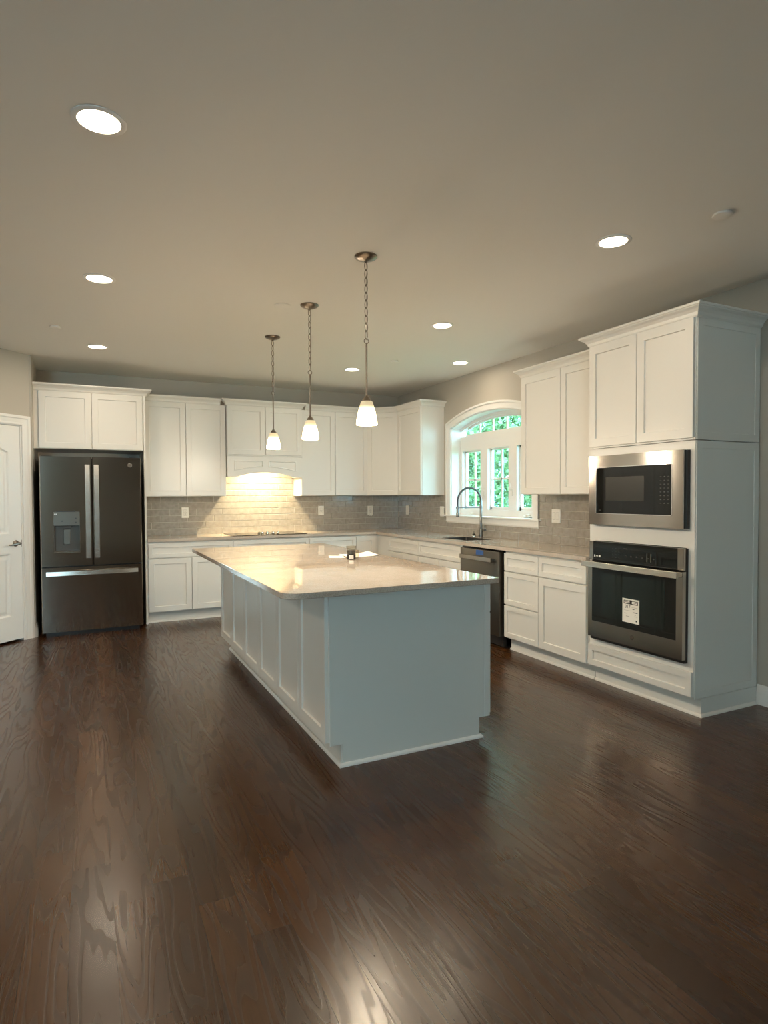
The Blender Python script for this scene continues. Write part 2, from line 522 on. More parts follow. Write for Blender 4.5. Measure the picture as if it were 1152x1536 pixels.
bm = NB(); box(bm, XL, CX0-0.12, 0.08, 0.2, 0, H); struct('wall_pantry', bm, 'wall')
# rear wall, with three windows behind the photographer
bm = NB()
xs = [XL] + sum([[c-w/2, c+w/2] for c, w, _ in REAR_WINDOWS], []) + [0.0]
for i in range(0, len(xs)-1, 2): box(bm, xs[i], xs[i+1], REARY-0.15, REARY, 0, H)
for c, w, _ in REAR_WINDOWS:
    box(bm, c-w/2, c+w/2, REARY-0.15, REARY, 0, 0.65); box(bm, c-w/2, c+w/2, REARY-0.15, REARY, 2.45, H)
struct('wall_rear', bm, 'wall')
for k, (c, w, _) in enumerate(REAR_WINDOWS):
    r = thing('window_%d' % (k+2), None, None, (c, REARY, 0), kind='structure')
    bm = NB()
    for a, b_ in ((-w/2-0.08, -w/2), (w/2, w/2+0.08)): box(bm, a, b_, 0, 0.02, 0.60, 2.53)
    box(bm, -w/2, w/2, 0, 0.02, 2.45, 2.53); box(bm, -w/2, w/2, 0, 0.03, 0.60, 0.65)
    obj('casing', bm, 'trim', r)
    bm = NB()
    for a, b_ in ((-w/2, -w/2+0.05), (-0.025, 0.025), (w/2-0.05, w/2)): box(bm, a, b_, -0.10, -0.06, 0.65, 2.45)
    for a, b_ in ((0.65, 0.70), (1.53, 1.58), (2.40, 2.45)): box(bm, -w/2, w/2, -0.10, -0.06, a, b_)
    obj('frame', bm, 'trim', r)
    bm = NB(); box(bm, -w/2, w/2, -0.085, -0.08, 0.65, 2.45); obj('pane', bm, 'glass', r)

# right wall with the arched window
WY, WZ = -2.137, -0.025
def arc(y, Rr): return WZ+math.sqrt(max(Rr*Rr-(y-WY)**2, 0))
def band(bm, ya, yb, lo, hi, x0, x1, n=28):
    """solid between two curves z=lo(y), z=hi(y)"""
    for i in range(n):
        a = ya+(yb-ya)*i/n; b = ya+(yb-ya)*(i+1)/n
        loft(bm, [[(x, a, lo(a)), (x, b, lo(b)), (x, b, hi(b)), (x, a, hi(a))] for x in (x0, x1)])
HW = 0.752
bm = NB()
box(bm, 0, 0.22, REARY, WY-HW, 0, H); box(bm, 0, 0.22, WY+HW, 0.2, 0, H)
box(bm, 0, 0.22, WY-HW, WY+HW, 0, 1.12)
band(bm, WY-HW, WY+HW, lambda y: arc(y, 2.315), lambda y: H, 0, 0.22)
struct('wall_right', bm, 'wall')

# baseboards
def bb(name, pts, closed=False):
    prof = [(0, 0), (0.015, 0), (0.015, 0.085), (0.011, 0.10), (0.009, 0.118), (0.005, 0.13), (0, 0.13)]
    bm = NB(); sweep(bm, pts, prof); struct(name, bm, 'trim')
bb('baseboard_right', [(0, -5.108), (0, REARY)])
bb('baseboard_return', [(CX0, -0.85+0.2), (CX0, CY0), (CX0-0.035/math.sqrt(2), CY0-0.035/math.sqrt(2))][::-1])
a, b_ = (DS1+0.09)/math.sqrt(2), DL/math.sqrt(2)
bb('baseboard_diagonal', [(CX0-a, CY0-a), (CX0-b_, CY0-b_), (XL, D2[1])][::-1])
bb('baseboard_left', [(XL, REARY), (XL, D2[1])])

# ------------------------------------------------------------------ kitchen window
def kitchen_window():
    r = thing('window_1', None, None, (0, WY, 0), kind='structure')
    W = dict(parent=r, world=True)
    # casing: two legs and an arched head, with a raised outer band
    bm = NB()
    for s in (-1, 1):
        y0, y1 = sorted((WY+s*0.752, WY+s*0.836))
        band(bm, y0, y1, lambda y: 1.133, lambda y: arc(y, 2.40), -0.017, 0, 2)
        y0, y1 = sorted((WY+s*0.816, WY+s*0.836))
        band(bm, y0, y1, lambda y: 1.133, lambda y: arc(y, 2.40), -0.028, 0, 2)
    band(bm, WY-0.752, WY+0.752, lambda y: arc(y, 2.315), lambda y: arc(y, 2.40), -0.017, 0)
    band(bm, WY-0.822, WY+0.822, lambda y: arc(y, 2.378), lambda y: arc(y, 2.40), -0.028, 0)
    obj('casing', bm, 'trim', **W)
    # jamb lining
    bm = NB()
    for s in (-1, 1):
        y0, y1 = sorted((WY+s*0.752, WY+s*0.740))
        band(bm, y0, y1, lambda y: 1.12, lambda y: arc(y, 2.315), 0, 0.20, 1)
    band(bm, WY-0.752, WY+0.752, lambda y: arc(y, 2.303), lambda y: arc(y, 2.315), 0, 0.20)
    obj('jamb_liner', bm, 'trim', **W)
    bm = NB(); box(bm, -0.045, 0.13, WY-0.87, WY+0.90, 1.118, 1.135, 0.003)
    obj('sill', bm, 'trim', **W)
    bm = NB(); prism(bm, [(-0.018, 1.118), (-0.018, 1.060), (-0.010, 1.045), (0, 1.045), (0, 1.118)], 'y', WY-0.836, WY+0.836)
    # prism along y wants (x,z)
    obj('apron', bm, 'trim', **W)
    # main frame
    FX0, FX1 = 0.125, 0.20
    ops = [(-1.44, -1.81), (-1.95, -2.325), (-2.465, -2.835)]
    bm = NB()
    box(bm, FX0, FX1, WY-0.74, WY+0.74, 1.135, 1.205)
    box(bm, FX0, FX1, WY-0.74, WY+0.74, 1.89, 1.955)
    box(bm, FX0+0.004, FX1, WY-0.74, WY+0.74, 1.955, 2.062)
    edges = [WY+0.74, -1.44, -1.81, -1.95, -2.325, -2.465, -2.835, WY-0.74]
    for i in range(0, 8, 2): box(bm, FX0, FX1, edges[i+1], edges[i], 1.205, 1.89)
    band(bm, WY-0.74, WY+0.74, lambda y: max(min(arc(y, 2.268), 9), 2.062), lambda y: arc(y, 2.303), FX0, FX1)
    obj('frame', bm, 'trim', **W)
    # sashes
    for k, (a, b) in enumerate(ops):
        bm = NB(); y1, y0 = a, b
        fx0, fx1, fw = 0.165, 0.195, 0.034
        box(bm, fx0, fx1, y0, y1, 1.205, 1.205+fw); box(bm, fx0, fx1, y0, y1, 1.89-fw*0.5, 1.89)
        box(bm, fx0, fx1, y0, y0+fw*0.7, 1.205, 1.89); box(bm, fx0, fx1, y1-fw*0.7, y1, 1.205, 1.89)
        s = obj('sash', bm, 'trim', **W)
        bm = NB(); box(bm, 0.182, 0.186, y0+0.01, y1-0.01, 1.21, 1.885); obj('pane', bm, 'glass', s, world=True)
        bm = NB(); ym = (y0+y1)/2
        box(bm, 0.176, 0.192, ym-0.010, ym+0.010, 1.23, 1.88); box(bm, 0.176, 0.192, y0+0.02, y1-0.02, 1.538, 1.558)
        obj('muntin', bm, 'trim', s, world=True)
    # arched light
    bm = NB()
    for a in (-0.375, -0.125, 0.125, 0.375): box(bm, 0.150, 0.164, WY+a-0.009, WY+a+0.009, 2.062, arc(WY+a, 2.262))
    band(bm, WY-0.62, WY+0.62, lambda y: arc(y, 2.245) if arc(y, 2.245) > 2.085 else 2.085, lambda y: max(arc(y, 2.268), 2.0852), 0.148, 0.170)
    box(bm, 0.148, 0.170, WY-0.66, WY+0.66, 2.062, 2.085)
    obj('arch_grille', bm, 'trim', **W)
    bm = NB(); band(bm, WY-0.66, WY+0.66, lambda y: 2.062, lambda y: max(arc(y, 2.27), 2.07), 0.155, 0.158)
    obj('arch_pane', bm, 'glass', **W)
    # cranks and lock lever
    for yc in (-1.66, -2.66):
        bm = NB(); box(bm, 0.085, 0.125, yc-0.045, yc+0.045, 1.14, 1.158, 0.004)
        tube(bm, [(0.10, yc+0.02, 1.158), (0.092, yc, 1.168), (0.09, yc-0.055, 1.168)], 0.005, 8)
        obj('crank_handle', bm, 'plastic_white', **W, smooth=True)
    for yc in (-1.88, -2.395):
        bm = NB(); box(bm, 0.108, 0.125, yc-0.010, yc+0.010, 1.36, 1.44, 0.003)
        tube(bm, [(0.105, yc, 1.42), (0.09, yc, 1.43), (0.085, yc, 1.49)], 0.006, 8)
        obj('lock_lever', bm, 'plastic_white', **W, smooth=True)
kitchen_window()

# ------------------------------------------------------------------ pantry door on the diagonal wall
def pantry_door():
    r = thing('door_1', None, None, (CX0, CY0, 0), kind='structure')
    W = dict(parent=r, world=True)
    # casing
    bm = NB()
    prof = [(0, 0), (0.014, 0), (0.014, 0.01), (0.010, 0.02), (0.012, 0.055), (0.020, 0.065), (0.020, 0.088), (0, 0.088)]   # (thickness, across) from inside outwards
    def leg(x, s):
        lo = [(x+s*a, -t, 0.0) for t, a in prof]; hi = [(x+s*a, -t, DZ+a) for t, a in prof]
        loft(bm, [lo, hi])
    leg(DS0, -1); leg(DS1, 1)
    loft(bm, [[(DS0-a, -t, DZ+a) for t, a in prof], [(DS1+a, -t, DZ+a) for t, a in prof]])
    dtrans(bm); obj('casing', bm, 'trim', **W)
    bm = NB()
    box(bm, DS0, DS0+0.012, 0, 0.12, 0, DZ); box(bm, DS1-0.012, DS1, 0, 0.12, 0, DZ); box(bm, DS0, DS1, 0, 0.12, DZ-0.012, DZ)
    dtrans(bm); obj('jamb', bm, 'trim', **W)
    # slab with moulded panels; face at y = 0.006
    a, b, z0, z1, y = DS0+0.014, DS1-0.014, 0.022, DZ-0.015, 0.004
    st = 0.125
    pa, pb = a+st, b-st
    def arch(xa, xb, za, zb, rise):
        pts = [(xa, za), (xb, za)]
        n = 16
        for i in range(n+1):
            t = i/n; x = xb+(xa-xb)*t
            pts.append((x, zb+rise*math.sin(PI*t)**1.5))
        return pts
    low = arch(pa, pb, 0.25, 0.84, 0.0001); top = arch(pa, pb, 1.03, 1.80, 0.10)
    bm = NB()
    # stiles and rails
    box(bm, a, pa, y, y+0.035, z0, z1); box(bm, pb, b, y, y+0.035, z0, z1)
    box(bm, pa, pb, y, y+0.035, z0, 0.25); box(bm, pa, pb, y, y+0.035, 0.84, 1.03)
    head = [(pa, z1), (pb, z1)] + top[2:]
    prism(bm, head, 'y', y, y+0.035)
    for o_ in (low, top):
        ring_panel(bm, o_, [(0, y+0.030), (0, y), (0.006, y+0.004), (0.014, y+0.011), (0.030, y+0.011), (0.050, y+0.004), (0.056, y+0.003)])
    dtrans(bm); obj('door_leaf', bm, 'trim', **W)
    # lever
    h = NB(); lathe(h, (0.205, y, 0.935), [(0.030, 0), (0.030, -0.006), (0.024, -0.012), (0.012, -0.016), (0.011, -0.045), (0.014, -0.050), (0.012, -0.062), (0.004, -0.066)], 'y', 24)
    tube(h, [(0.205, y-0.055, 0.935), (0.24, y-0.058, 0.932), (0.285, y-0.056, 0.925), (0.315, y-0.050, 0.925)], 0.008, 10, radii=[0.010, 0.008, 0.007, 0.006])
    dtrans(h); obj('door_handle', h, 'nickel', **W, smooth=True)
    h = NB(); box(h, a-0.001, a+0.003, y-0.002, y+0.02, 0.90, 0.965); dtrans(h); obj('latch_plate', h, 'nickel', **W)
pantry_door()

# ------------------------------------------------------------------ crown
CROWN = [(0, 0), (0.006, 0), (0.010, 0.006), (0.014, 0.010), (0.020, 0.026), (0.034, 0.042), (0.052, 0.053), (0.055, 0.058), (0.062, 0.060), (0.062, 0.073), (0, 0.073)]
CZ = 2.434
BZ0, BZ1 = 0.114, 0.884
G = 0.0028

# ------------------------------------------------------------------ cabinets
def base_cabinet(label, loc, rz, w, layout, group=None, toe=True, d=0.605, open_top=None):
    """front at local y=0 looking to -y; layout = list of ('door'|'drawer', x0, x1, z0, z1)"""
    r = thing('base_cabinet', label, 'cabinet', loc, rz, group)
    bm = NB()
    if open_top:                                     # hollow above this height, for the sink basin
        box(bm, 0.0005, w-0.0005, 0, d, BZ0, open_top)
        box(bm, 0.0005, 0.018, 0, d, open_top, BZ1); box(bm, w-0.018, w-0.0005, 0, d, open_top, BZ1)
        box(bm, 0.018, w-0.018, 0, 0.02, open_top, BZ1); box(bm, 0.018, w-0.018, d-0.02, d, open_top, BZ1)
    else:
        box(bm, 0.0005, w-0.0005, 0, d, BZ0, BZ1)
    obj('body', bm, 'cabinet', r)
    if toe:
        bm = NB(); box(bm, 0.0005, w-0.0005, 0.062, d, 0.0, BZ0)
        prism(bm, [(0.062, 0), (0.048, 0), (0.050, 0.010), (0.056, 0.018), (0.062, 0.019)], 'x', 0.0005, w-0.0005)
        obj('toe_kick', bm, 'cabinet', r)
    for kind, x0, x1, z0, z1 in layout:
        bm = NB()
        shaker(bm, x0+G, x1-G, z0, z1, fr=0.058 if kind == 'door' else 0.042)
        obj(kind, bm, 'cabinet', r)
    return r

Z = dict(d0=0.124, d1=0.698, w0=0.708, w1=0.862, m=0.408)
FB = -0.61
# along the back wall
X0, X1, X2, X3 = -3.343, -2.434, -1.525, -0.914
w = X1-X0
base_cabinet('white base cabinet beside the refrigerator, one wide drawer over two doors', (X0, FB, 0), 0, w,
             [('drawer', 0.004, w, Z['w0'], Z['w1']), ('door', 0.004, w/2, Z['d0'], Z['d1']), ('door', w/2, w, Z['d0'], Z['d1'])])
w = X2-X1
base_cabinet('white base cabinet directly under the cooktop, wide false drawer over two doors', (X1, FB, 0), 0, w,
             [('drawer', 0, w, Z['w0'], Z['w1']), ('door', 0, w/2, Z['d0'], Z['d1']), ('door', w/2, w, Z['d0'], Z['d1'])])
w = X3-X2
base_cabinet('white base cabinet right of the cooktop, its drawer front just showing over the island', (X2, FB, 0), 0, w,
             [('drawer', 0, w, Z['w0'], Z['w1']), ('door', 0, w/2, Z['d0'], Z['d1']), ('door', w/2, w, Z['d0'], Z['d1'])])
# corner unit (L shaped)
r = thing('corner_base_cabinet', 'white L-shaped base cabinet filling the corner of the two worktop runs, no drawer', 'cabinet', (X3, FB, 0))
bm = NB()
prism(bm, [(X3+0.0005, FB), (FB, FB), (FB, -0.9395), (-0.005, -0.9395), (-0.005, -0.005), (X3+0.0005, -0.005)], 'z', BZ0, BZ1)
obj('body', bm, 'cabinet', r, world=True)
bm = NB()
prism(bm, [(X3+0.0005, FB+0.062), (FB+0.062, FB+0.062), (FB+0.062, -0.9395), (-0.01, -0.9395), (-0.01, -0.01), (X3+0.0005, -0.01)], 'z', 0, BZ0)
obj('toe_kick', bm, 'cabinet', r, world=True)
bm = NB(); shaker(bm, 0+G, 0.27, Z['d0'], Z['w1']); obj('door', bm, 'cabinet', r)
bm = NB(); box(bm, FB-0.004, FB, -0.9395, FB-0.004, BZ0, Z['w1']); obj('filler_strip', bm, 'cabinet', r, world=True)
# along the right wall; local x runs towards the camera
RZ = R(-90)
w = 0.76
base_cabinet('white base cabinet on the window wall between the room corner and the sink cabinet', (FB, -0.94, 0), RZ, w,
             [('drawer', 0, w, Z['w0'], Z['w1']), ('door', 0, w/2, Z['d0'], Z['d1']), ('door', w/2, w, Z['d0'], Z['d1'])])
w = 0.862
sinkcab = base_cabinet('white sink base cabinet under the faucet, long false drawer front left of the dishwasher', (FB, -1.70, 0), RZ, w,
             [('drawer', 0, w, Z['w0'], Z['w1']), ('door', 0, w/2, Z['d0'], Z['d1']), ('door', w/2, w, Z['d0'], Z['d1'])], open_top=0.70)
w = 0.456
base_cabinet('white base cabinet with a stack of three drawers to the right of the dishwasher', (FB, -3.244, 0), RZ, w,
             [('drawer', 0, w, Z['w0'], Z['w1']), ('drawer', 0, w, 0.413, Z['d1']), ('drawer', 0, w, Z['d0'], 0.403)])
w = 0.540
base_cabinet('white base cabinet with one drawer above one large door, beside the tall oven cabinet', (FB, -3.700, 0), RZ, w,
             [('drawer', 0, w-0.012, Z['w0'], Z['w1']), ('door', 0, w-0.012, Z['d0'], Z['d1'])])

UZ0, UZ1 = 1.372, 2.44
DT = 2.433
def crown_local(r, pts):
    bm = NB(); sweep(bm, pts, CROWN, CZ); obj('crown_molding', bm, 'cabinet', r)

def upper_cabinet(label, loc, rz, w, doors, z0=UZ0, d=0.305):
    r = thing('wall_cabinet', label, 'cabinet', (loc[0], loc[1], z0), rz)
    ROOTM[r.name] = Matrix.Translation((loc[0], loc[1], z0)) @ Matrix.Rotation(rz, 4, 'Z')
    bm = NB(); box(bm, 0.0005, w-0.0005, 0, d, 0, UZ1-z0); obj('body', bm, 'cabinet', r)
    for x0, x1 in doors:
        bm = NB(); shaker(bm, x0+G, x1-G, 0.004, DT-z0); obj('door', bm, 'cabinet', r)
    return r
def crown_world(r, pts):
    bm = NB(); sweep(bm, pts, CROWN, CZ); return obj('crown_molding', bm, 'cabinet', r, world=r is not None)

UA0, UA1 = -3.343, -2.440
r = upper_cabinet('white two-door wall cabinet left of the range hood, beside the refrigerator cabinet', (UA0, -0.305, 0), 0, UA1-UA0,
                  [(0.0, 0.4515), (0.4515, 0.903)])
crown_world(r, [(UA0, -0.305), (-2.4985, -0.305)])
UB0, UB1 = -1.520, -0.610
upper_cabinet('white two-door wall cabinet right of the range hood', (UB0, -0.305, 0), 0, UB1-UB0, [(0.0, 0.455), (0.455, 0.91)])
# diagonal corner cabinet
r = thing('corner_wall_cabinet', 'white single-door corner wall cabinet set diagonally between the back and window walls', 'cabinet', (-0.61, -0.305, UZ0))
bm = NB(); prism(bm, [(-0.6095, -0.305), (-0.305, -0.6095), (-0.003, -0.6095), (-0.003, -0.003), (-0.6095, -0.003)], 'z', UZ0, UZ1)
obj('body', bm, 'cabinet', r, world=True)
bm = NB(); L_ = 0.305*math.sqrt(2)
shaker(bm, 0.010, L_-0.010, UZ0+0.004, DT)
bmesh.ops.transform(bm, matrix=Matrix.Translation((-0.61, -0.305, 0)) @ Matrix.Rotation(R(-45), 4, 'Z'), verts=bm.verts)
obj('door', bm, 'cabinet', r, world=True)
UC1 = -1.225
r = upper_cabinet('white single-door wall cabinet left of the window, its plain side washed by daylight', (-0.305, -0.61, 0), RZ, 0.61-0.0+(-UC1-1.22), [(0.0, 0.61)])
cr = crown_world(None, [(-1.4615, -0.305), (-0.61, -0.305), (-0.305, -0.61), (-0.305, UC1), (0, UC1)])
tag(cr, 'white crown molding running along the corner wall cabinets from the range hood to the window', 'molding')
# right of the window
UD0, UD1 = -3.093, -4.240
r = upper_cabinet('white two-door wall cabinet right of the window, beside the tall oven cabinet', (-0.305, UD0, 0), RZ, UD0-UD1,
                  [(0.0, 0.520), (0.520, 1.04)])
bm = NB(); box(bm, 1.043, 1.145, -0.018, 0, 0, DT-UZ0); obj('filler_strip', bm, 'cabinet', r)
crown_world(r, [(0, UD0), (-0.305, UD0), (-0.305, UD1-0.001)][::1])

# over-fridge cabinet with its long right panel
r = thing('refrigerator_cabinet', 'white two-door cabinet above the refrigerator with a tall side panel reaching the floor', 'cabinet', (CX0, -0.61, 1.855))
bm = NB(); box(bm, CX0+0.001, -3.366, -0.61, -0.003, 1.858, UZ1); obj('body', bm, 'cabinet', r, world=True)
bm = NB(); box(bm, -3.366, -3.345, -0.625, -0.003, 0, UZ1, 0.001); obj('side_panel', bm, 'cabinet', r, world=True)
for a, b in ((-4.340, -3.862), (-3.862, -3.372)):
    bm = NB(); shaker(bm, a+G, b-G, 1.862, DT)
    bmesh.ops.translate(bm, vec=(0, -0.61, 0), verts=bm.verts)
    obj('door', bm, 'cabinet', r, world=True)
crown_world(r, [(CX0+0.002, -0.61), (-3.345, -0.61), (-3.345, -0.37)])

# hood cabinet
def hood():
    r = thing('hood_cabinet', 'white range hood cabinet with two short doors above an arched valance, over the cooktop', 'range hood', (-2.435, -0.36, 1.595))
    a, b, yf = -2.435, -1.525, -0.36
    bm = NB()
    box(bm, a, a+0.018, yf, -0.0105, 1.60, UZ1); box(bm, b-0.018, b, yf, -0.0105, 1.60, UZ1)
    box(bm, a+0.018, b-0.018, yf, -0.0105, UZ1-0.018, UZ1); box(bm, a+0.018, b-0.018, yf, yf+0.018, 1.85, UZ1-0.018)
    obj('body', bm, 'cabinet', r, world=True)
    for x0, x1 in ((a, (a+b)/2), ((a+b)/2, b)):
        bm = NB(); shaker(bm, x0+G, x1-G, 1.862, DT); bmesh.ops.translate(bm, vec=(0, yf, 0), verts=bm.verts)
        obj('door', bm, 'cabinet', r, world=True)
    # valance: arched board
    mid = (a+b)/2; hw = 0.355
    def zarc(x):
        t = (x-mid)/hw
        return 1.597+0.056*(1-t*t) if abs(t) < 1 else 1.597
    n = 32
    bot = [(a, 1.597)]+[(mid-hw+2*hw*i/n, zarc(mid-hw+2*hw*i/n)) for i in range(n+1)]+[(b, 1.597)]
    bm = NB()
    # strips, so that the concave board is clean
    for (x0, z0), (x1, z1) in zip(bot, bot[1:]):
        loft(bm, [[(x0, y, z0), (x1, y, z1), (x1, y, 1.842), (x0, y, 1.842)] for y in (yf-0.019, yf)])
    v = obj('valance', bm, 'cabinet', r, world=True)
    bm = NB(); prism(bm, [(yf-0.020, 1.842), (yf-0.026, 1.846), (yf-0.026, 1.856), (yf, 1.856), (yf, 1.842)], 'x', a, b)
    obj('ledge', bm, 'cabinet', v, world=True)
    # two raised outlines with arched bottoms
    for s in (-1, 1):
        xi, xo = mid+s*0.035, mid+s*0.375
        pts = []
        for i in range(13):
            x = xi+(xo-xi)*i/12
            pts.append((x, 1.716-0.048*((x-mid)/0.375)**2))
        pts += [(xo, 1.792), (xi, 1.792)]
        bm = NB(); y = yf-0.019
        loops = []
        for ins, dep in ((0, y+0.001), (0.0, y-0.006), (0.003, y-0.008), (0.007, y-0.008), (0.012, y-0.001), (0.014, y-0.0005)):
            loops.append([(q[0], dep, q[1]) for q in (offset(pts, ins) if ins else pts)])
        loft(bm, loops)
        obj('valance_panel', bm, 'cabinet', v, world=True)
    crown_world(r, [(a, -0.31), (a, yf), (b, yf), (b, -0.31)])
    # lamp inside the hood
    bm = NB(); lathe(bm, (mid, -0.25, 2.10), [(0.012, 0.06), (0.020, 0.04), (0.030, 0.015), (0.026, -0.008), (0.010, -0.022)], 'z', 20)
    obj('lamp_bulb', bm, 'bulb', r, world=True, smooth=True)
    bm = NB(); box(bm, mid-0.05, mid+0.05, -0.30, -0.20, 2.15, UZ1-0.018); obj('lamp_holder', bm, 'plastic_white', r, world=True)
    l = light('hood_light', 'SPOT', (mid-(-2.435), -0.25+0.36, 2.075-1.595), HOODL, (1.0, 0.80, 0.47), parent=r, shadow_soft_size=0.012, spot_size=R(104), spot_blend=0.85)
hood()

# tall oven cabinet
TY0, TY1 = -4.245, -5.100
def tall():
    w = TY0-TY1
    r = thing('tall_oven_cabinet', 'tall white cabinet at the right holding the microwave and the wall oven', 'cabinet', (FB, TY0, 0), RZ)
    d = 0.605
    bm = NB()
    # carcass with two openings left open for the appliances
    box(bm, 0, 0.018, 0, d, BZ0, 1.697)
    box(bm, w-0.018, w, 0, d, BZ0, 1.697)
    box(bm, 0.018, w-0.018, 0.58, d, BZ0, 1.697)
    for z0, z1 in ((BZ0, 0.345), (1.040, 1.165), (1.625, 1.697)): box(bm, 0.018, w-0.018, 0, 0.58, z0, z1)
    for z0, z1 in ((0.345, 1.040), (1.165, 1.625)):
        box(bm, 0.018, 0.052, 0, 0.02, z0, z1); box(bm, w-0.052, w-0.018, 0, 0.02, z0, z1)
    box(bm, 0, w, 0, d, 1.701, UZ1)
    obj('body', bm, 'cabinet', r)
    bm = NB()
    ring_panel(bm, [(0.008, 0.118), (0.008, 1.695), (d-0.004, 1.695), (d-0.004, 0.118)], [(0, w), (0, w+0.006), (0.045, w+0.006), (0.047, w+0.003), (0.049, w+0.003)], plane='yz')
    for v in bm.verts: pass
    sp = obj('side_panel', bm, 'cabinet', r)
    bm = NB()
    ring_panel(bm, [(0.008, 1.703), (0.008, UZ1-0.004), (d-0.004, UZ1-0.004), (d-0.004, 1.703)], [(0, w), (0, w+0.006), (0.045, w+0.006), (0.047, w+0.003), (0.049, w+0.003)], plane='yz')
    obj('side_panel', bm, 'cabinet', r)
    bm = NB(); box(bm, 0.0, w+0.006, 0.062, d, 0, BZ0)
    sweep(bm, [(0, 0.062), (w+0.006, 0.062), (w+0.006, d-0.02)], [(0, 0), (0.014, 0), (0.012, 0.010), (0.006, 0.018), (0, 0.019)])
    obj('toe_kick', bm, 'cabinet', r)
    bm = NB(); shaker(bm, 0.006, w-0.002, 0.130, 0.283, fr=0.042); obj('drawer', bm, 'cabinet', r)
    for a, b in ((0.003, w/2), (w/2, w-0.003)):
        bm = NB(); shaker(bm, a+G, b-G, 1.712, DT); obj('door', bm, 'cabinet', r)
    crown_local(r, [(0, 0.24), (0, 0), (w+0.004, 0), (w+0.004, d)])
tall()

# ------------------------------------------------------------------ worktops
def counter():
    pts = [(-3.343, -0.648), (-0.648, -0.648), (-0.648, -4.243), (-0.001, -4.243), (-0.001, -0.001), (-3.343, -0.001)]
    # two slabs and the sink cut-out, joined in one worktop
    sx0, sx1, sy0, sy1 = -0.505, -0.175, -2.48, -1.97
    bm = NB()
    z0, z1 = 0.884, 0.914
    ys = [-4.243, sy0, sy1, -0.648]
    def cell(x0, x1, y0, y1): box(bm, x0, x1, y0, y1, z0, z1)
    # quads on a grid: build top, bottom and rims by merging coplanar boxes
    def poly_grid(xs, ys, hole):
        V = {}
        def v(x, y, z):
            k = (round(x, 5), round(y, 5), round(z, 5))
            if k not in V: V[k] = bm.verts.new(k)
            return V[k]
        cells = {(i, j) for i in range(len(xs)-1) for j in range(len(ys)-1) if not hole((xs[i]+xs[i+1])/2, (ys[j]+ys[j+1])/2)}
        for i, j in cells:
            a, b, c, d = xs[i], xs[i+1], ys[j], ys[j+1]
            bm.faces.new((v(a, c, z1), v(b, c, z1), v(b, d, z1), v(a, d, z1)))
            bm.faces.new((v(a, c, z0), v(a, d, z0), v(b, d, z0), v(b, c, z0)))
            if (i-1, j) not in cells: bm.faces.new((v(a, c, z0), v(a, c, z1), v(a, d, z1), v(a, d, z0)))
            if (i+1, j) not in cells: bm.faces.new((v(b, c, z0), v(b, d, z0), v(b, d, z1), v(b, c, z1)))
            if (i, j-1) not in cells: bm.faces.new((v(a, c, z0), v(b, c, z0), v(b, c, z1), v(a, c, z1)))
            if (i, j+1) not in cells: bm.faces.new((v(a, d, z0), v(a, d, z1), v(b, d, z1), v(b, d, z0)))
    poly_grid([-3.343, -0.648, sx0, sx1, -0.001], [-4.243, sy0, sy1, -0.648, -0.001],
              lambda x, y: (x < -0.648 and y < -0.648) or (sx0 < x < sx1 and sy0 < y < sy1))
    es = [e for e in bm.edges if len(e.link_faces) == 2 and e.calc_face_angle(0) > 1 and all(v.co.z > 0.91 for v in e.verts)]
    bmesh.ops.bevel(bm, geom=es, offset=0.003, segments=2, affect='EDGES')
    tag(obj('worktop', bm, 'quartz'), 'L-shaped beige quartz worktop along the back wall and under the window', 'worktop')
counter()

def sink():
    r = thing('kitchen_sink', 'undermount stainless steel sink basin set in the worktop below the window', 'sink', (-0.34, -2.225, 0.70))
    x0, x1, y0, y1 = -0.512, -0.168, -2.487, -1.963
    def rr(x0, x1, y0, y1, rad, z, n=6):
        out = []
        for cx, cy, a0 in ((x1-rad, y1-rad, 0), (x0+rad, y1-rad, 90), (x0+rad, y0+rad, 180), (x1-rad, y0+rad, 270)):
            for i in range(n+1):
                a = R(a0+90*i/n); out.append((cx+rad*math.cos(a), cy+rad*math.sin(a), z))
        return out
    bm = NB()
    a, b, c, d = -0.5040, -0.1760, -2.4790, -1.9710          # the lip stands inside the cut-out
    loft(bm, [rr(a, b, c, d, 0.004, 0.80), rr(a, b, c, d, 0.004, 0.9125), rr(a+0.002, b-0.002, c+0.002, d-0.002, 0.006, 0.9125),
              rr(a+0.004, b-0.004, c+0.004, d-0.004, 0.02, 0.78), rr(a+0.03, b-0.03, c+0.03, d-0.03, 0.03, 0.71)], cap0=False)
    loft(bm, [rr(a, b, c, d, 0.004, 0.80), rr(a+0.002, b-0.002, c+0.002, d-0.002, 0.02, 0.75), rr(a+0.028, b-0.028, c+0.028, d-0.028, 0.03, 0.706)], cap0=False)
    obj('basin', bm, 'sink_steel', r, world=True, smooth=True)
    bm = NB(); lathe(bm, (-0.34, -2.225, 0.7105), [(0.045, 0), (0.045, 0.003), (0.035, 0.004), (0.030, 0.001)], 'z', 24)
    obj('drain', bm, 'chrome', r, world=True, smooth=True)
sink()

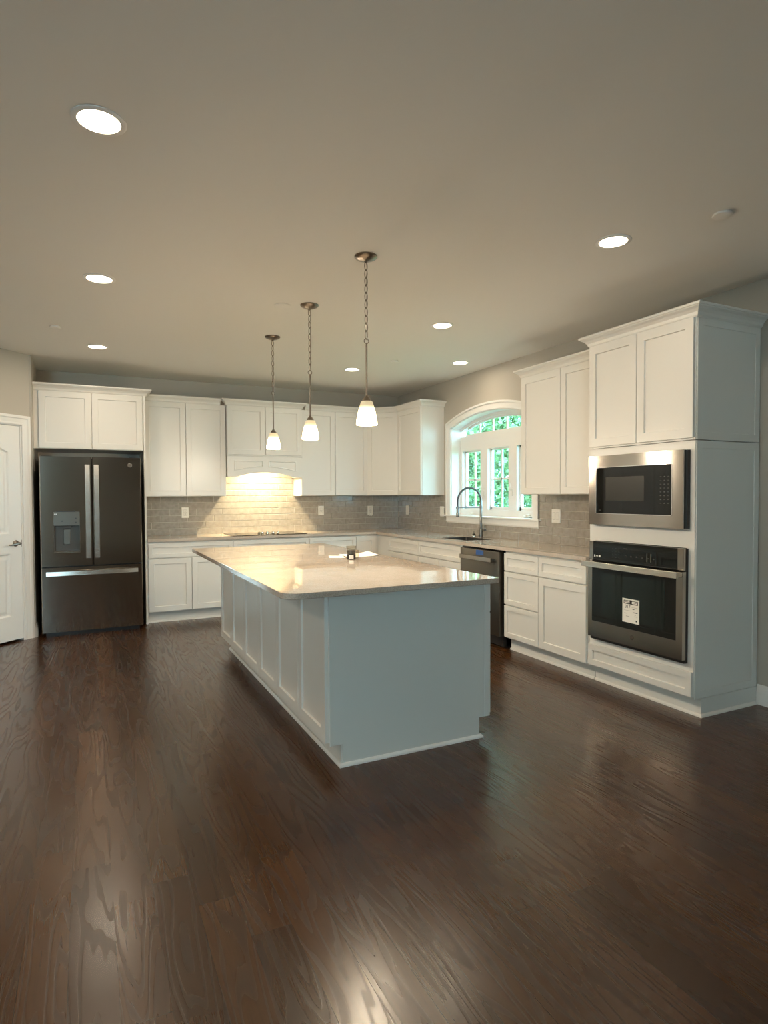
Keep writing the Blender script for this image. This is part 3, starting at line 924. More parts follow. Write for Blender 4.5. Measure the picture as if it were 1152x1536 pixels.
def rounded_slab(x0, x1, y0, y1, z0, z1, rads):
    """rads for corners (x0,y0),(x1,y0),(x1,y1),(x0,y1)"""
    pts = []
    cs = [((x0, y0), 180, rads[0], 1, 1), ((x1, y0), 270, rads[1], -1, 1), ((x1, y1), 0, rads[2], -1, -1), ((x0, y1), 90, rads[3], 1, -1)]
    for (x, y), a0, rd, sx, sy in cs:
        for i in range(9):
            a = R(a0+90*i/8)
            pts.append((x+sx*rd+rd*math.cos(a), y+sy*rd+rd*math.sin(a)))
    bm = NB()
    e = 0.003
    loops = [[(p[0], p[1], z0) for p in offset(pts, e)], [(p[0], p[1], z0+e) for p in pts], [(p[0], p[1], z1-e) for p in pts], [(p[0], p[1], z1-e*0.3) for p in offset(pts, e*0.3)], [(p[0], p[1], z1) for p in offset(pts, e)]]
    loft(bm, loops)
    return bm

# ------------------------------------------------------------------ island
IX0, IX1, IY0, IY1 = -2.842, -1.872, -4.755, -2.100
def island():
    r = thing('kitchen_island', 'long white kitchen island with beige quartz top in the middle of the floor', 'kitchen island', ((IX0+IX1)/2, (IY0+IY1)/2, 0))
    W = dict(parent=r, world=True)
    bm = NB(); box(bm, IX0, IX1, IY0+0.012, IY1, BZ0, BZ1); box(bm, IX0+0.062, IX1-0.062, IY0+0.012, IY1, 0, BZ0)
    obj('body', bm, 'cabinet', **W)
    # end panel with toe notches facing the camera
    bm = NB()
    x0, x1 = IX0-0.002, IX1+0.001
    prism(bm, [(x0, BZ0), (x0+0.072, BZ0), (x0+0.072, 0), (x1-0.072, 0), (x1-0.072, BZ0), (x1, BZ0), (x1, BZ1-0.001), (x0, BZ1-0.001)], 'y', IY0, IY0+0.012)
    obj('end_panel', bm, 'cabinet', **W)
    bm = NB(); box(bm, x0+0.001, x0+0.020, IY0-0.003, IY0, BZ0+0.001, BZ1-0.002); obj('stile', bm, 'cabinet', **W)
    bm = NB(); box(bm, x1-0.036, x1-0.001, IY0-0.003, IY0, BZ0+0.001, BZ1-0.002)
    obj('stile', bm, 'cabinet', **W)
    shoe = [(0, 0), (0.013, 0), (0.012, 0.009), (0.006, 0.017), (0, 0.019)]
    bm = NB(); sweep(bm, [(IX0+0.060, IY1), (IX0+0.060, IY0), (IX1-0.062, IY0), (IX1-0.062, IY1)], shoe)
    obj('shoe_molding', bm, 'trim', **W)
    # left doors, faces look to -x
    n = 6; ya, yb = IY1-0.004, IY0+0.015
    w = (ya-yb)/n
    for i in range(n):
        bm = NB(); shaker(bm, G, w-G, 0.126, 0.872, fr=0.060)
        bmesh.ops.transform(bm, matrix=Matrix.Translation((IX0, ya-w*i, 0)) @ Matrix.Rotation(RZ, 4, 'Z'), verts=bm.verts)
        obj('door', bm, 'cabinet', **W)
    # right side, drawers over doors
    n = 3; w = (ya-yb)/n
    for i in range(n):
        for kind, a, b, z0, z1 in (('drawer', 0, w, Z['w0'], Z['w1']), ('door', 0, w/2, Z['d0'], Z['d1']), ('door', w/2, w, Z['d0'], Z['d1'])):
            bm = NB(); shaker(bm, a+G, b-G, z0, z1, fr=0.058 if kind == 'door' else 0.042)
            bmesh.ops.transform(bm, matrix=Matrix.Translation((IX1, yb+w*i, 0)) @ Matrix.Rotation(R(90), 4, 'Z'), verts=bm.verts)
            obj(kind, bm, 'cabinet', **W)
    bm = rounded_slab(-3.100, -1.875, -4.855, -2.055, BZ1, 0.914, (0.085, 0.012, 0.012, 0.03))
    obj('countertop', bm, 'quartz', **W)
island()

# ------------------------------------------------------------------ tile backsplash
def tiles():
    pitch, L, g, t = 0.07633, 0.305, 0.0040, 0.009
    def tile(bm, plane, u0, u1, z0, z1):
        if u1-u0 < 0.012 or z1-z0 < 0.008: return
        u0 += g/2; u1 -= g/2; z0 += g/2; z1 -= g/2
        steps = [(0, 0.002), (0, t-0.0025), (0.0012, t-0.0008), (0.0035, t)]
        loops = []
        for ins, dep in steps:
            pts = [(u0+ins, z0+ins), (u1-ins, z0+ins), (u1-ins, z1-ins), (u0+ins, z1-ins)]
            loops.append([(p[0], -dep, p[1]) if plane == 'b' else (-dep, p[0], p[1]) for p in pts])
        loft(bm, loops)
    def run(bm, plane, regions, joint, zbase, shift):
        for k in range(-1, 14):
            z0 = zbase+k*pitch; z1 = z0+pitch
            ph = joint(k)
            for a, b, c, d in regions:
                lo, hi = max(z0, c), min(z1, d)
                if hi-lo < 0.008: continue
                i = math.floor((a-ph)/L)
                while ph+i*L < b:
                    tile(bm, plane, max(ph+i*L, a), min(ph+(i+1)*L, b), lo, hi); i += 1
    rb = [(-3.343, -0.010, 0.914, 1.372), (-2.434, -1.526, 1.372, 1.86)]
    bm = NB()
    run(bm, 'b', rb, lambda k: -2.226+(k-5)*0.1017, 0.914, 0)
    g1 = NB()
    for a, b, c, d in rb: box(g1, a, b, -0.0055, -0.0005, c, d)
    r = thing('tile_backsplash', 'glossy taupe subway tile backsplash on the back wall behind the cooktop', 'backsplash', (-1.7, 0, 0.914))
    obj('tiling', bm, 'tile', r, world=True); obj('grout', g1, 'grout', r, world=True)
    rr_ = [(-1.301, -0.0095, 0.914, 1.372), (-2.973, -1.301, 0.914, 1.045), (-4.243, -2.973, 0.914, 1.372)]
    bm = NB(); run(bm, 'r', rr_, lambda k: -3.170+(k-4)*0.1017+0.0, 0.914, 0)
    g1 = NB()
    for a, b, c, d in rr_: box(g1, -0.0055, -0.0005, a, b, c, d)
    r = thing('tile_backsplash', 'glossy taupe subway tile backsplash on the window wall, around the white window apron', 'backsplash', (0, -2.2, 0.914))
    obj('tiling', bm, 'tile', r, world=True); obj('grout', g1, 'grout', r, world=True)
tiles()

# ------------------------------------------------------------------ outlets and switches
def plate(label, cat, pos, wall, kind):
    """wall 'b' = back wall, 'r' = right wall; plate centre at pos along the wall, z"""
    nm = {'outlet': 'wall_outlet', 'switch': 'light_switch', 'double': 'double_light_switch', 'plug': 'wall_outlet'}[kind]
    u, z = pos
    if wall == 'b': r = thing(nm, label, cat, (u, -0.0095, z), 0)
    else: r = thing(nm, label, cat, (-0.0095, u, z), RZ)
    w = 0.116 if kind == 'double' else 0.080
    h = 0.125
    bm = NB(); ring_panel(bm, rect(-w/2, w/2, -h/2, h/2), [(0, 0.002), (0, -0.004), (0.003, -0.0065), (0.006, -0.007)])
    obj('wall_plate', bm, 'plastic_white', r)
    cs = (-0.023, 0.023) if kind == 'double' else (0,)
    for c in cs:
        if kind in ('switch', 'double'):
            bm = NB(); ring_panel(bm, rect(c-0.016, c+0.016, -0.033, 0.033), [(0, -0.006), (0, -0.0075), (0.001, -0.0085), (0.014, -0.0100)])
            obj('rocker', bm, 'plastic_white', r)
            bm = NB(); ring_panel(bm, rect(c-0.0178, c+0.0178, -0.0348, 0.0348), [(0, -0.0065), (0, -0.0073)]); obj('rocker_gap', bm, 'pale_ink', r)
        else:
            bm = NB(); ring_panel(bm, rect(-0.0178, 0.0178, -0.0348, 0.0348), [(0, -0.0065), (0, -0.0073)]); obj('socket_gap', bm, 'pale_ink', r)
            for s in (-1, 1):
                bm = NB(); ring_panel(bm, rect(-0.016, 0.016, s*0.017-0.015, s*0.017+0.015), [(0, -0.006), (0, -0.0085), (0.001, -0.0090)])
                k = obj('socket', bm, 'plastic_white', r)
                bm = NB()
                for q in (-0.006, 0.006): box(bm, q-0.0012, q+0.0012, -0.0094, -0.0088, s*0.017-0.004, s*0.017+0.006)
                box(bm, -0.002, 0.002, -0.0094, -0.0088, s*0.017-0.011, s*0.017-0.007)
                obj('slot', bm, 'ink', k)
    if kind == 'plug':
        for q in (-0.012, 0.012):
            bm = NB(); tube(bm, [(q, -0.008, -0.040), (q, -0.018, -0.050), (q*1.1, -0.020, -0.075)], 0.006, 8)
            obj('hanging_tab', bm, 'plastic_white', r, smooth=True)
    return r
plate('white wall outlet on the tile between the refrigerator and the range hood', 'outlet', (-2.867, 1.177), 'b', 'outlet')
plate('white wall outlet on the tile just right of the range hood', 'outlet', (-1.150, 1.177), 'b', 'outlet')
plate('white wall outlet with small tabs hanging below it, on the back wall near the corner', 'outlet', (-0.436, 1.168), 'b', 'plug')
plate('white wall plate on the window wall tile, close to the room corner', 'switch', (-0.298, 1.171), 'r', 'switch')
plate('white wall switch tight against the left side of the window casing', 'switch', (-1.190, 1.171), 'r', 'switch')
plate('white double rocker switch on the tile right of the window', 'switch', (-3.214, 1.172), 'r', 'double')

# ------------------------------------------------------------------ refrigerator
def fridge():
    x0, x1 = -4.328, -3.413
    yf, zt = -0.85, 1.768
    r = thing('refrigerator', 'stainless steel french door refrigerator with water dispenser and bottom freezer drawer', 'refrigerator', ((x0+x1)/2, yf, 0))
    W = dict(parent=r, world=True)
    bm = NB(); box(bm, x0+0.004, x1-0.004, yf+0.075, -0.05, 0.03, zt-0.012, 0.002)
    box(bm, x0+0.03, x1-0.03, yf+0.05, -0.10, 0.0, 0.04)
    obj('case', bm, 'black', **W)
    for xx in (x0+0.06, x1-0.06):
        bm = NB(); box(bm, xx-0.045, xx+0.045, yf+0.066, yf+0.13, zt-0.012, zt+0.008, 0.002)
        obj('hinge_cover', bm, 'black', **W)
    xm = (x0+x1)/2
    def slab(a, b, z0, z1, hole=None):
        """door face slightly bowed in plan"""
        bm = NB(); n = 18
        def yy(x):
            t = (x-xm)/((x1-x0)/2)
            return yf+0.004*t*t
        e = 0.006
        pts = [(a, yf+0.065), (a, yy(a)+e)]
        for i in range(n+1):
            x = a+e+(b-a-2*e)*i/n
            pts.append((x, yy(x)))
        pts += [(b, yy(b)+e), (b, yf+0.065)]
        # offset path so that the top/bottom have a small chamfer
        if hole is None:
            loft(bm, [[(p[0], p[1], z) for p in pts] for z in (z0, z1)])
        else:
            hx0, hx1, hz0, hz1 = hole
            def clip(xa, xb, za, zb):
                q = [(xa, yf+0.065)]
                m = 10
                for i in range(m+1):
                    x = xa+(xb-xa)*i/m
                    y = yy(x)
                    if x < a+e: y = yy(x)+e*(1-(x-a)/e)
                    if x > b-e: y = yy(x)+e*(1-(b-x)/e)
                    q.append((x, y))
                q.append((xb, yf+0.065))
                loft(bm, [[(p[0], p[1], z) for p in q] for z in (za, zb)])
            clip(a, a+e, z0, z1); clip(a+e, hx0, z0, z1); clip(hx1, b-e, z0, z1); clip(b-e, b, z0, z1)
            clip(hx0, hx1, z0, hz0); clip(hx0, hx1, hz1, z1)
        return bm
    zs = 0.686
    H_ = (-4.217, -3.985, 0.822, 1.228)
    ld = obj('door', slab(x0, xm-0.003, zs+0.006, zt, H_), 'fridge_steel', **W, smooth=True)
    rd = obj('door', slab(xm+0.003, x1, zs+0.006, zt), 'fridge_steel', **W, smooth=True)
    dr = obj('freezer_drawer', slab(x0, x1, 0.045, zs-0.006), 'fridge_steel', **W, smooth=True)
    # handles: flat bars on stand-offs
    for xx, par in ((xm-0.040, ld), (xm+0.040, rd)):
        bm = NB(); z0, z1 = 0.765, 1.690; n = 12
        loops = []
        for i in range(n+1):
            z = z0+(z1-z0)*i/n
            t = (z-(z0+z1)/2)/((z1-z0)/2)
            y = yf-0.052+0.014*t*t
            loops.append([(xx-0.023, y+0.004, z), (xx-0.021, y, z), (xx+0.021, y, z), (xx+0.023, y+0.004, z), (xx+0.021, y+0.016, z), (xx-0.021, y+0.016, z)])
        loft(bm, loops)
        for z in (z0+0.03, z1-0.03): box(bm, xx-0.012, xx+0.012, yf-0.036, yf+0.004, z-0.02, z+0.02, 0.003)
        obj('handle', bm, 'handle_steel', par, world=True, smooth=True)
    bm = NB(); n = 16; loops = []
    for i in range(n+1):
        x = -4.285+(0.828)*i/n
        t = (x-xm)/0.41
        y = yf-0.050+0.016*t*t
        loops.append([(x, y+0.004, 0.600), (x, y, 0.602), (x, y, 0.642), (x, y+0.004, 0.644), (x, y+0.016, 0.642), (x, y+0.016, 0.602)])
    loft(bm, loops)
    for x in (-4.255, -3.487): box(bm, x-0.02, x+0.02, yf-0.034, yf+0.012, 0.61, 0.632, 0.003)
    obj('handle', bm, 'handle_steel', dr, world=True, smooth=True)
    # dispenser
    hx0, hx1, hz0, hz1 = H_
    bm = NB(); box(bm, hx0+0.001, hx1-0.001, yf-0.001, yf+0.06, 1.090, hz1-0.001, 0.002)
    dp = obj('dispenser_panel', bm, 'slate', ld, world=True)
    bm = NB(); box(bm, -4.190, -4.02, yf-0.0015, yf+0.01, hz1-0.002, hz1+0.006, 0.001); obj('slot', bm, 'black', dp, world=True)
    bm = NB()
    for q in (-4.203, -4.190): box(bm, q-0.005, q+0.005, yf-0.0022, yf-0.001, 1.200, 1.209)
    obj('marking', bm, 'white_mark', dp, world=True)
    for q, zz in ((-4.02, 1.16), (-4.14, 1.135), (-4.02, 1.12)):
        bm = NB(); lathe(bm, (q, yf-0.001, zz), [(0.007, 0), (0.007, -0.001)], 'y', 12)
        obj('button', bm, 'grey_mark', dp, world=True)
    bm = NB(); e = 0.007
    box(bm, hx0, hx0+e, yf-0.001, yf+0.062, hz0, 1.090); box(bm, hx1-e, hx1, yf-0.001, yf+0.062, hz0, 1.090)
    box(bm, hx0+e, hx1-e, yf-0.001, yf+0.062, hz0, hz0+0.016)
    box(bm, hx0+e, hx1-e, yf+0.055, yf+0.062, hz0+0.016, 1.090)
    box(bm, -4.135, -4.065, yf+0.02, yf+0.05, 1.065, 1.090)
    obj('dispenser_well', bm, 'dark_grey', ld, world=True)
    bm = NB(); box(bm, -4.130, -4.072, yf+0.040, yf+0.050, 0.90, 1.055, 0.004); obj('dispenser_paddle', bm, 'slate', ld, world=True)
    bm = NB(); lathe(bm, (-3.520, yf+0.007, 1.690), [(0.022, 0), (0.022, -0.0045), (0.019, -0.006)], 'y', 28)
    bd = obj('badge', bm, 'bright_steel', rd, world=True)
    text('GE', 0.024, 'dark_grey', ROOTM[rd.name].inverted() @ Matrix.Translation((-3.520, yf+0.0005, 1.690)) @ Matrix.Rotation(R(90), 4, 'X'), bd, 'badge_lettering')
fridge()

# ------------------------------------------------------------------ dishwasher
def dishwasher():
    y0, y1 = -2.583, -3.206
    r = thing('dishwasher', 'dark stainless dishwasher with a strip of blue tape above its handle', 'dishwasher', (FB, y0, 0), RZ)
    w = y0-y1
    bm = NB(); box(bm, 0.004, w-0.004, 0.005, 0.55, 0.02, 0.868); obj('case', bm, 'black', r)
    bm = NB(); box(bm, 0.004, w-0.004, 0.045, 0.10, 0.0, 0.105); obj('toe_kick', bm, 'black', r)
    bm = NB(); box(bm, 0.0, w, -0.042, 0.003, 0.110, 0.866, 0.004); dd = obj('door', bm, 'slate', r, smooth=True)
    bm = NB()
    box(bm, 0.060, w-0.060, -0.092, -0.076, 0.768, 0.808, 0.002)
    for x in (0.085, w-0.085): box(bm, x-0.016, x+0.016, -0.078, -0.040, 0.777, 0.801, 0.002)
    obj('handle', bm, 'stainless', dd)
    bm = NB(); box(bm, 0.265, 0.385, -0.0428, -0.0420, 0.815, 0.860); t = obj('tape_strip', bm, 'tape', dd)
    t['label'] = 'blue painter tape'
dishwasher()

# ------------------------------------------------------------------ wall oven and microwave (faces look to -x)
def wall_oven():
    ya, yb = -4.283, -5.060
    r = thing('wall_oven', 'built-in stainless wall oven with black glass door and a paper label on the glass', 'oven', (-0.63, ya, 0.33), RZ)
    w = ya-yb
    # local: x along the wall, y depth (front negative), z up from 0.33
    def B(bm, x0, x1, y0, y1, z0, z1, ch=0.0): box(bm, x0, x1, y0, y1, z0-0.33, z1-0.33, ch)
    bm = NB(); B(bm, 0.030, w-0.030, 0.021, 0.55, 0.350, 1.035); B(bm, 0.004, w-0.004, 0.000, 0.0185, 0.330, 1.036); obj('case', bm, 'black', r)
    bm = NB(); B(bm, 0.002, w-0.002, -0.012, 0.0185, 0.330, 0.347, 0.001); B(bm, w-0.014, w, -0.002, 0.0185, 0.330, 1.037); obj('bottom_vent', bm, 'black', r)
    # control panel
    bm = NB(); B(bm, 0.0, 0.036, -0.022, 0.018, 0.902, 1.037, 0.002); obj('panel_trim', bm, 'stainless', r)
    bm = NB(); B(bm, w-0.046, w-0.002, -0.022, 0.018, 0.902, 1.037, 0.002)
    obj('panel_trim', bm, 'stainless', r)
    bm = NB(); B(bm, 0.036, w-0.046, -0.022, 0.018, 0.900, 1.037, 0.001); cp = obj('control_panel', bm, 'black_glass', r)
    bm = NB()
    B(bm, 0.310, 0.345, -0.0228, -0.0222, 0.999, 1.006)
    for i in range(4):
        for j in range(3):
            B(bm, 0.215+j*0.027, 0.222+j*0.027, -0.0228, -0.0222, 0.935+i*0.020, 0.940+i*0.020)
    for i in range(6): B(bm, 0.325+i*0.045, 0.337+i*0.045, -0.0228, -0.0222, 0.950, 0.957)
    for q in (0.50, 0.53): B(bm, q, q+0.008, -0.0228, -0.0222, 0.930, 0.985)
    obj('panel_lettering', bm, 'grey_mark', cp)
    bm = NB(); B(bm, 0.046, 0.056, -0.0228, -0.0222, 0.926, 0.941); B(bm, 0.094, 0.105, -0.0228, -0.0222, 0.926, 0.941); B(bm, 0.064, 0.084, -0.0228, -0.0222, 0.931, 0.935)
    obj('panel_lettering', bm, 'white_mark', cp)
    # door: stainless frame around the glass
    bm = NB()
    f0, f1 = -0.034, 0.000
    B(bm, 0, 0.038, f0, f1, 0.352, 0.894); B(bm, w-0.044, w, f0, f1, 0.352, 0.894); B(bm, 0.038, w-0.044, f0, f1, 0.352, 0.467)
    dr = obj('door', bm, 'stainless', r)
    bm = NB(); B(bm, 0.038, w-0.044, f0+0.001, f1, 0.467, 0.894); gl = obj('door_glass', bm, 'black_glass', dr)
    bm = NB(); B(bm, 0.13, w-0.13, f0+0.0002, f0+0.0012, 0.520, 0.815); obj('viewing_window', bm, 'oven_glass', gl)
    bm = NB()
    B(bm, -0.012, w+0.004, -0.092, -0.074, 0.858, 0.898, 0.002)
    for x in (0.012, w-0.020): B(bm, x-0.018, x+0.018, -0.078, -0.032, 0.866, 0.892, 0.003)
    obj('handle', bm, 'handle_steel', dr)
    bm = NB(); lathe(bm, (w*0.5+0.008, f0, 0.415-0.33), [(0.017, 0.001), (0.017, -0.001), (0.015, -0.0018)], 'y', 28); bd = obj('badge', bm, 'dark_grey', dr)
    text('GE', 0.018, 'stainless', Matrix.Translation((w*0.5+0.008, f0-0.0022, 0.415-0.33)) @ Matrix.Rotation(R(90), 4, 'X'), bd, 'badge_lettering')
    # paper label
    s0, s1, z0, z1 = 0.316, 0.456, 0.511, 0.671
    y = f0-0.0008
    bm = NB(); B(bm, s0, s1, y, f0+0.0009, z0, z1); st = obj('paper_label', bm, 'paper', dr); st['label'] = 'white paper energy label'
    bm = NB()
    yy = y-0.0003
    def K(x0, x1, za, zb): B(bm, s0+x0*0.14, s0+x1*0.14, yy, y, z0+za*0.16, z0+zb*0.16)
    K(0.08, 0.92, 0.905, 0.93); K(0.08, 0.92, 0.775, 0.81); K(0.08, 0.12, 0.775, 0.93); K(0.88, 0.92, 0.775, 0.93)
    K(0.43, 0.57, 0.80, 0.95); K(0.60, 0.72, 0.58, 0.61); K(0.64, 0.90, 0.44, 0.47); K(0.80, 0.87, 0.08, 0.15)
    obj('label_print', bm, 'ink', st)
    bm = NB()
    K(0.16, 0.40, 0.84, 0.875); K(0.60, 0.84, 0.84, 0.875); K(0.62, 0.82, 0.36, 0.375); K(0.72, 0.90, 0.29, 0.305); K(0.12, 0.30, 0.37, 0.39); K(0.22, 0.42, 0.25, 0.27); K(0.10, 0.5, 0.50, 0.51); K(0.5, 0.9, 0.66, 0.67)
    obj('label_print', bm, 'pale_ink', st)
    text('317', 0.030, 'ink', Matrix.Translation((s0+0.045, y-0.0001, z0+0.16*0.66-0.33)) @ Matrix.Rotation(R(90), 4, 'X'), st, 'label_number', 0.0002)
wall_oven()

def microwave():
    ya, yb = -4.283, -5.056
    r = thing('microwave', 'built-in microwave with a wide stainless frame and black glass door, above the wall oven', 'microwave', (-0.63, ya, 1.158), RZ)
    w = ya-yb; h = 0.484
    bm = NB(); box(bm, 0.06, w-0.06, 0.021, 0.45, 0.03, h-0.03); box(bm, 0.001, w+0.012, -0.006, 0.0185, 0.001, h-0.001); obj('case', bm, 'black', r)
    bm = NB(); t = -0.030
    g0, g1, gz0, gz1 = 0.068, w-0.077, 0.078, 0.404
    for a, b, c, d in ((0, w, 0, gz0), (0, w, gz1, h), (0, g0, gz0, gz1), (g1, w, gz0, gz1)): box(bm, a, b, t, -0.006, c, d)
    obj('frame', bm, 'stainless', r)
    bm = NB()
    for a, b, c, d in ((g0, g1, gz0, gz0+0.003), (g0, g1, gz1-0.003, gz1), (g0, g0+0.003, gz0, gz1), (g1-0.003, g1, gz0, gz1)): box(bm, a, b, t-0.002, t+0.004, c, d)
    obj('frame_lip', bm, 'chrome', r)
    bm = NB(); box(bm, g0+0.003, g1-0.003, t+0.002, -0.006, gz0+0.003, gz1-0.003); dg = obj('door_glass', bm, 'black_glass', r)
    W_ = g1-g0
    bm = NB(); box(bm, g0+W_*0.14, g0+W_*0.66, t+0.0012, t+0.0022, gz0+0.092, gz0+0.255); obj('viewing_window', bm, 'mw_window', dg)
    bm = NB()
    for i in range(8):
        for j in range(3): box(bm, g0+W_*(0.855+0.045*j), g0+W_*(0.855+0.045*j)+0.010, t+0.0012, t+0.0022, gz0+0.075+i*0.024, gz0+0.080+i*0.024)
    box(bm, g0+0.025, g0+0.045, t+0.0012, t+0.0022, gz0+0.022, gz0+0.027)
    obj('keypad_lettering', bm, 'grey_mark', dg)
microwave()

# ------------------------------------------------------------------ cooktop
def cooktop():
    r = thing('cooktop', 'flat black glass cooktop with five control knobs, set in the back worktop', 'cooktop', (-1.98, -0.33, 0.914))
    bm = NB(); box(bm, -2.43, -1.54, -0.585, -0.075, 0.9142, 0.9200, 0.002); obj('glass_top', bm, 'black_glass', r, world=True)
    bm = NB()
    for (x, y, rad) in ((-2.24, -0.21, 0.09), (-2.24, -0.46, 0.075), (-1.71, -0.21, 0.075), (-1.71, -0.46, 0.10)):
        bm = NB(); tube(bm, [(x+rad*math.cos(2*PI*i/40), y+rad*math.sin(2*PI*i/40), 0.9199) for i in range(40)], 0.0008, 4, closed=True)
        obj('burner_ring', bm, 'grey_mark', r, world=True)
    for x, y in ((-2.075, -0.40), (-2.048, -0.43), (-1.985, -0.42), (-1.915, -0.42), (-1.855, -0.42)):
        bm = NB(); lathe(bm, (x, y, 0.9200), [(0.020, 0), (0.021, 0.004), (0.017, 0.010), (0.015, 0.022), (0.012, 0.025)], 'z', 20)
        k = obj('knob', bm, 'chrome', r, world=True, smooth=True)
        bm = NB(); box(bm, x-0.0035, x+0.0035, y-0.013, y+0.013, 0.9449, 0.9480, 0.001); obj('knob_grip', bm, 'black', k, world=True)
cooktop()

# ------------------------------------------------------------------ faucet
def faucet():
    bx, by = -0.100, -2.140
    r = thing('kitchen_faucet', 'tall spring-coil pull-down kitchen faucet in brushed steel standing behind the sink', 'faucet', (bx, by, 0.914))
    W = dict(parent=r, world=True)
    bm = NB(); lathe(bm, (bx, by, 0.914), [(0.028, 0), (0.028, 0.006), (0.023, 0.010), (0.023, 0.085), (0.020, 0.095), (0.014, 0.100), (0.013, 0.395), (0.010, 0.400)], 'z', 24)
    obj('column', bm, 'spring', **W, smooth=True)
    bm = NB(); tube(bm, [(bx, by-0.018, 0.998), (bx, by-0.050, 0.998)], 0.011, 14)
    lathe(bm, (bx, by-0.050, 0.998), [(0.016, 0.004), (0.019, 0.0), (0.019, -0.022), (0.015, -0.028)], 'y', 20)
    tube(bm, [(bx, by-0.062, 1.010), (bx-0.003, by-0.066, 1.045)], 0.004, 8)
    obj('handle', bm, 'spring', **W, smooth=True)
    # hose path
    Rr = 0.148; cz = 1.300; cx = bx-Rr
    path = [(bx, by, 1.18+0.12*i/8) for i in range(8)]
    for i in range(25):
        a = PI*i/24
        path.append((cx+Rr*math.cos(a), by, cz+Rr*math.sin(a)))
    path += [(bx-2*Rr, by, 1.300-0.05*i/4) for i in range(1, 5)]
    bm = NB(); tube(bm, path, 0.006, 10); obj('hose', bm, 'black', **W, smooth=True)
    # coil around the hose
    P = [Vector(p) for p in path]
    d = [0]
    for a, b in zip(P, P[1:]): d.append(d[-1]+(b-a).length)
    Lt = d[-1]; turns = int(Lt/0.0062); n = turns*8
    coil = []
    for i in range(n+1):
        s = Lt*i/n
        k = 0
        while k < len(d)-2 and d[k+1] < s: k += 1
        t = (s-d[k])/(d[k+1]-d[k])
        p = P[k].lerp(P[k+1], t); tg = (P[min(k+1, len(P)-1)]-P[k]).normalized()
        n1 = Vector((0, 1, 0)); n2 = tg.cross(n1)
        a = 2*PI*turns*i/n
        coil.append(p+(n1*math.cos(a)+n2*math.sin(a))*0.0105)
    bm = NB(); tube(bm, coil, 0.0019, 5); obj('spring_coil', bm, 'spring', **W, smooth=True)
    hx = bx-2*Rr
    bm = NB(); lathe(bm, (hx, by, 1.140), [(0.017, 0), (0.018, 0.004), (0.018, 0.035), (0.014, 0.045), (0.013, 0.105), (0.010, 0.112)], 'z', 20)
    obj('spray_head', bm, 'spring', **W, smooth=True)
    bm = NB(); tube(bm, [(bx, by, 1.238), (hx+0.014, by, 1.238)], 0.0055, 10)
    lathe(bm, (hx, by, 1.228), [(0.0185, 0), (0.0185, 0.020)], 'z', 20); lathe(bm, (bx, by, 1.226), [(0.016, 0), (0.016, 0.024)], 'z', 20)
    obj('support_arm', bm, 'spring', **W, smooth=True)
    r = thing('soap_dispenser', 'small black and chrome deck fitting on the worktop left of the faucet', 'soap dispenser', (-0.085, -1.985, 0.914))
    bm = NB(); lathe(bm, (-0.085, -1.985, 0.914), [(0.026, 0), (0.026, 0.005), (0.020, 0.010)], 'z', 20); obj('base', bm, 'chrome', r, world=True, smooth=True)
    bm = NB(); lathe(bm, (-0.085, -1.985, 0.924), [(0.018, 0), (0.019, 0.012), (0.014, 0.020), (0.003, 0.022), (0.003, 0.045)], 'z', 20); obj('pump', bm, 'black', r, world=True, smooth=True)
faucet()

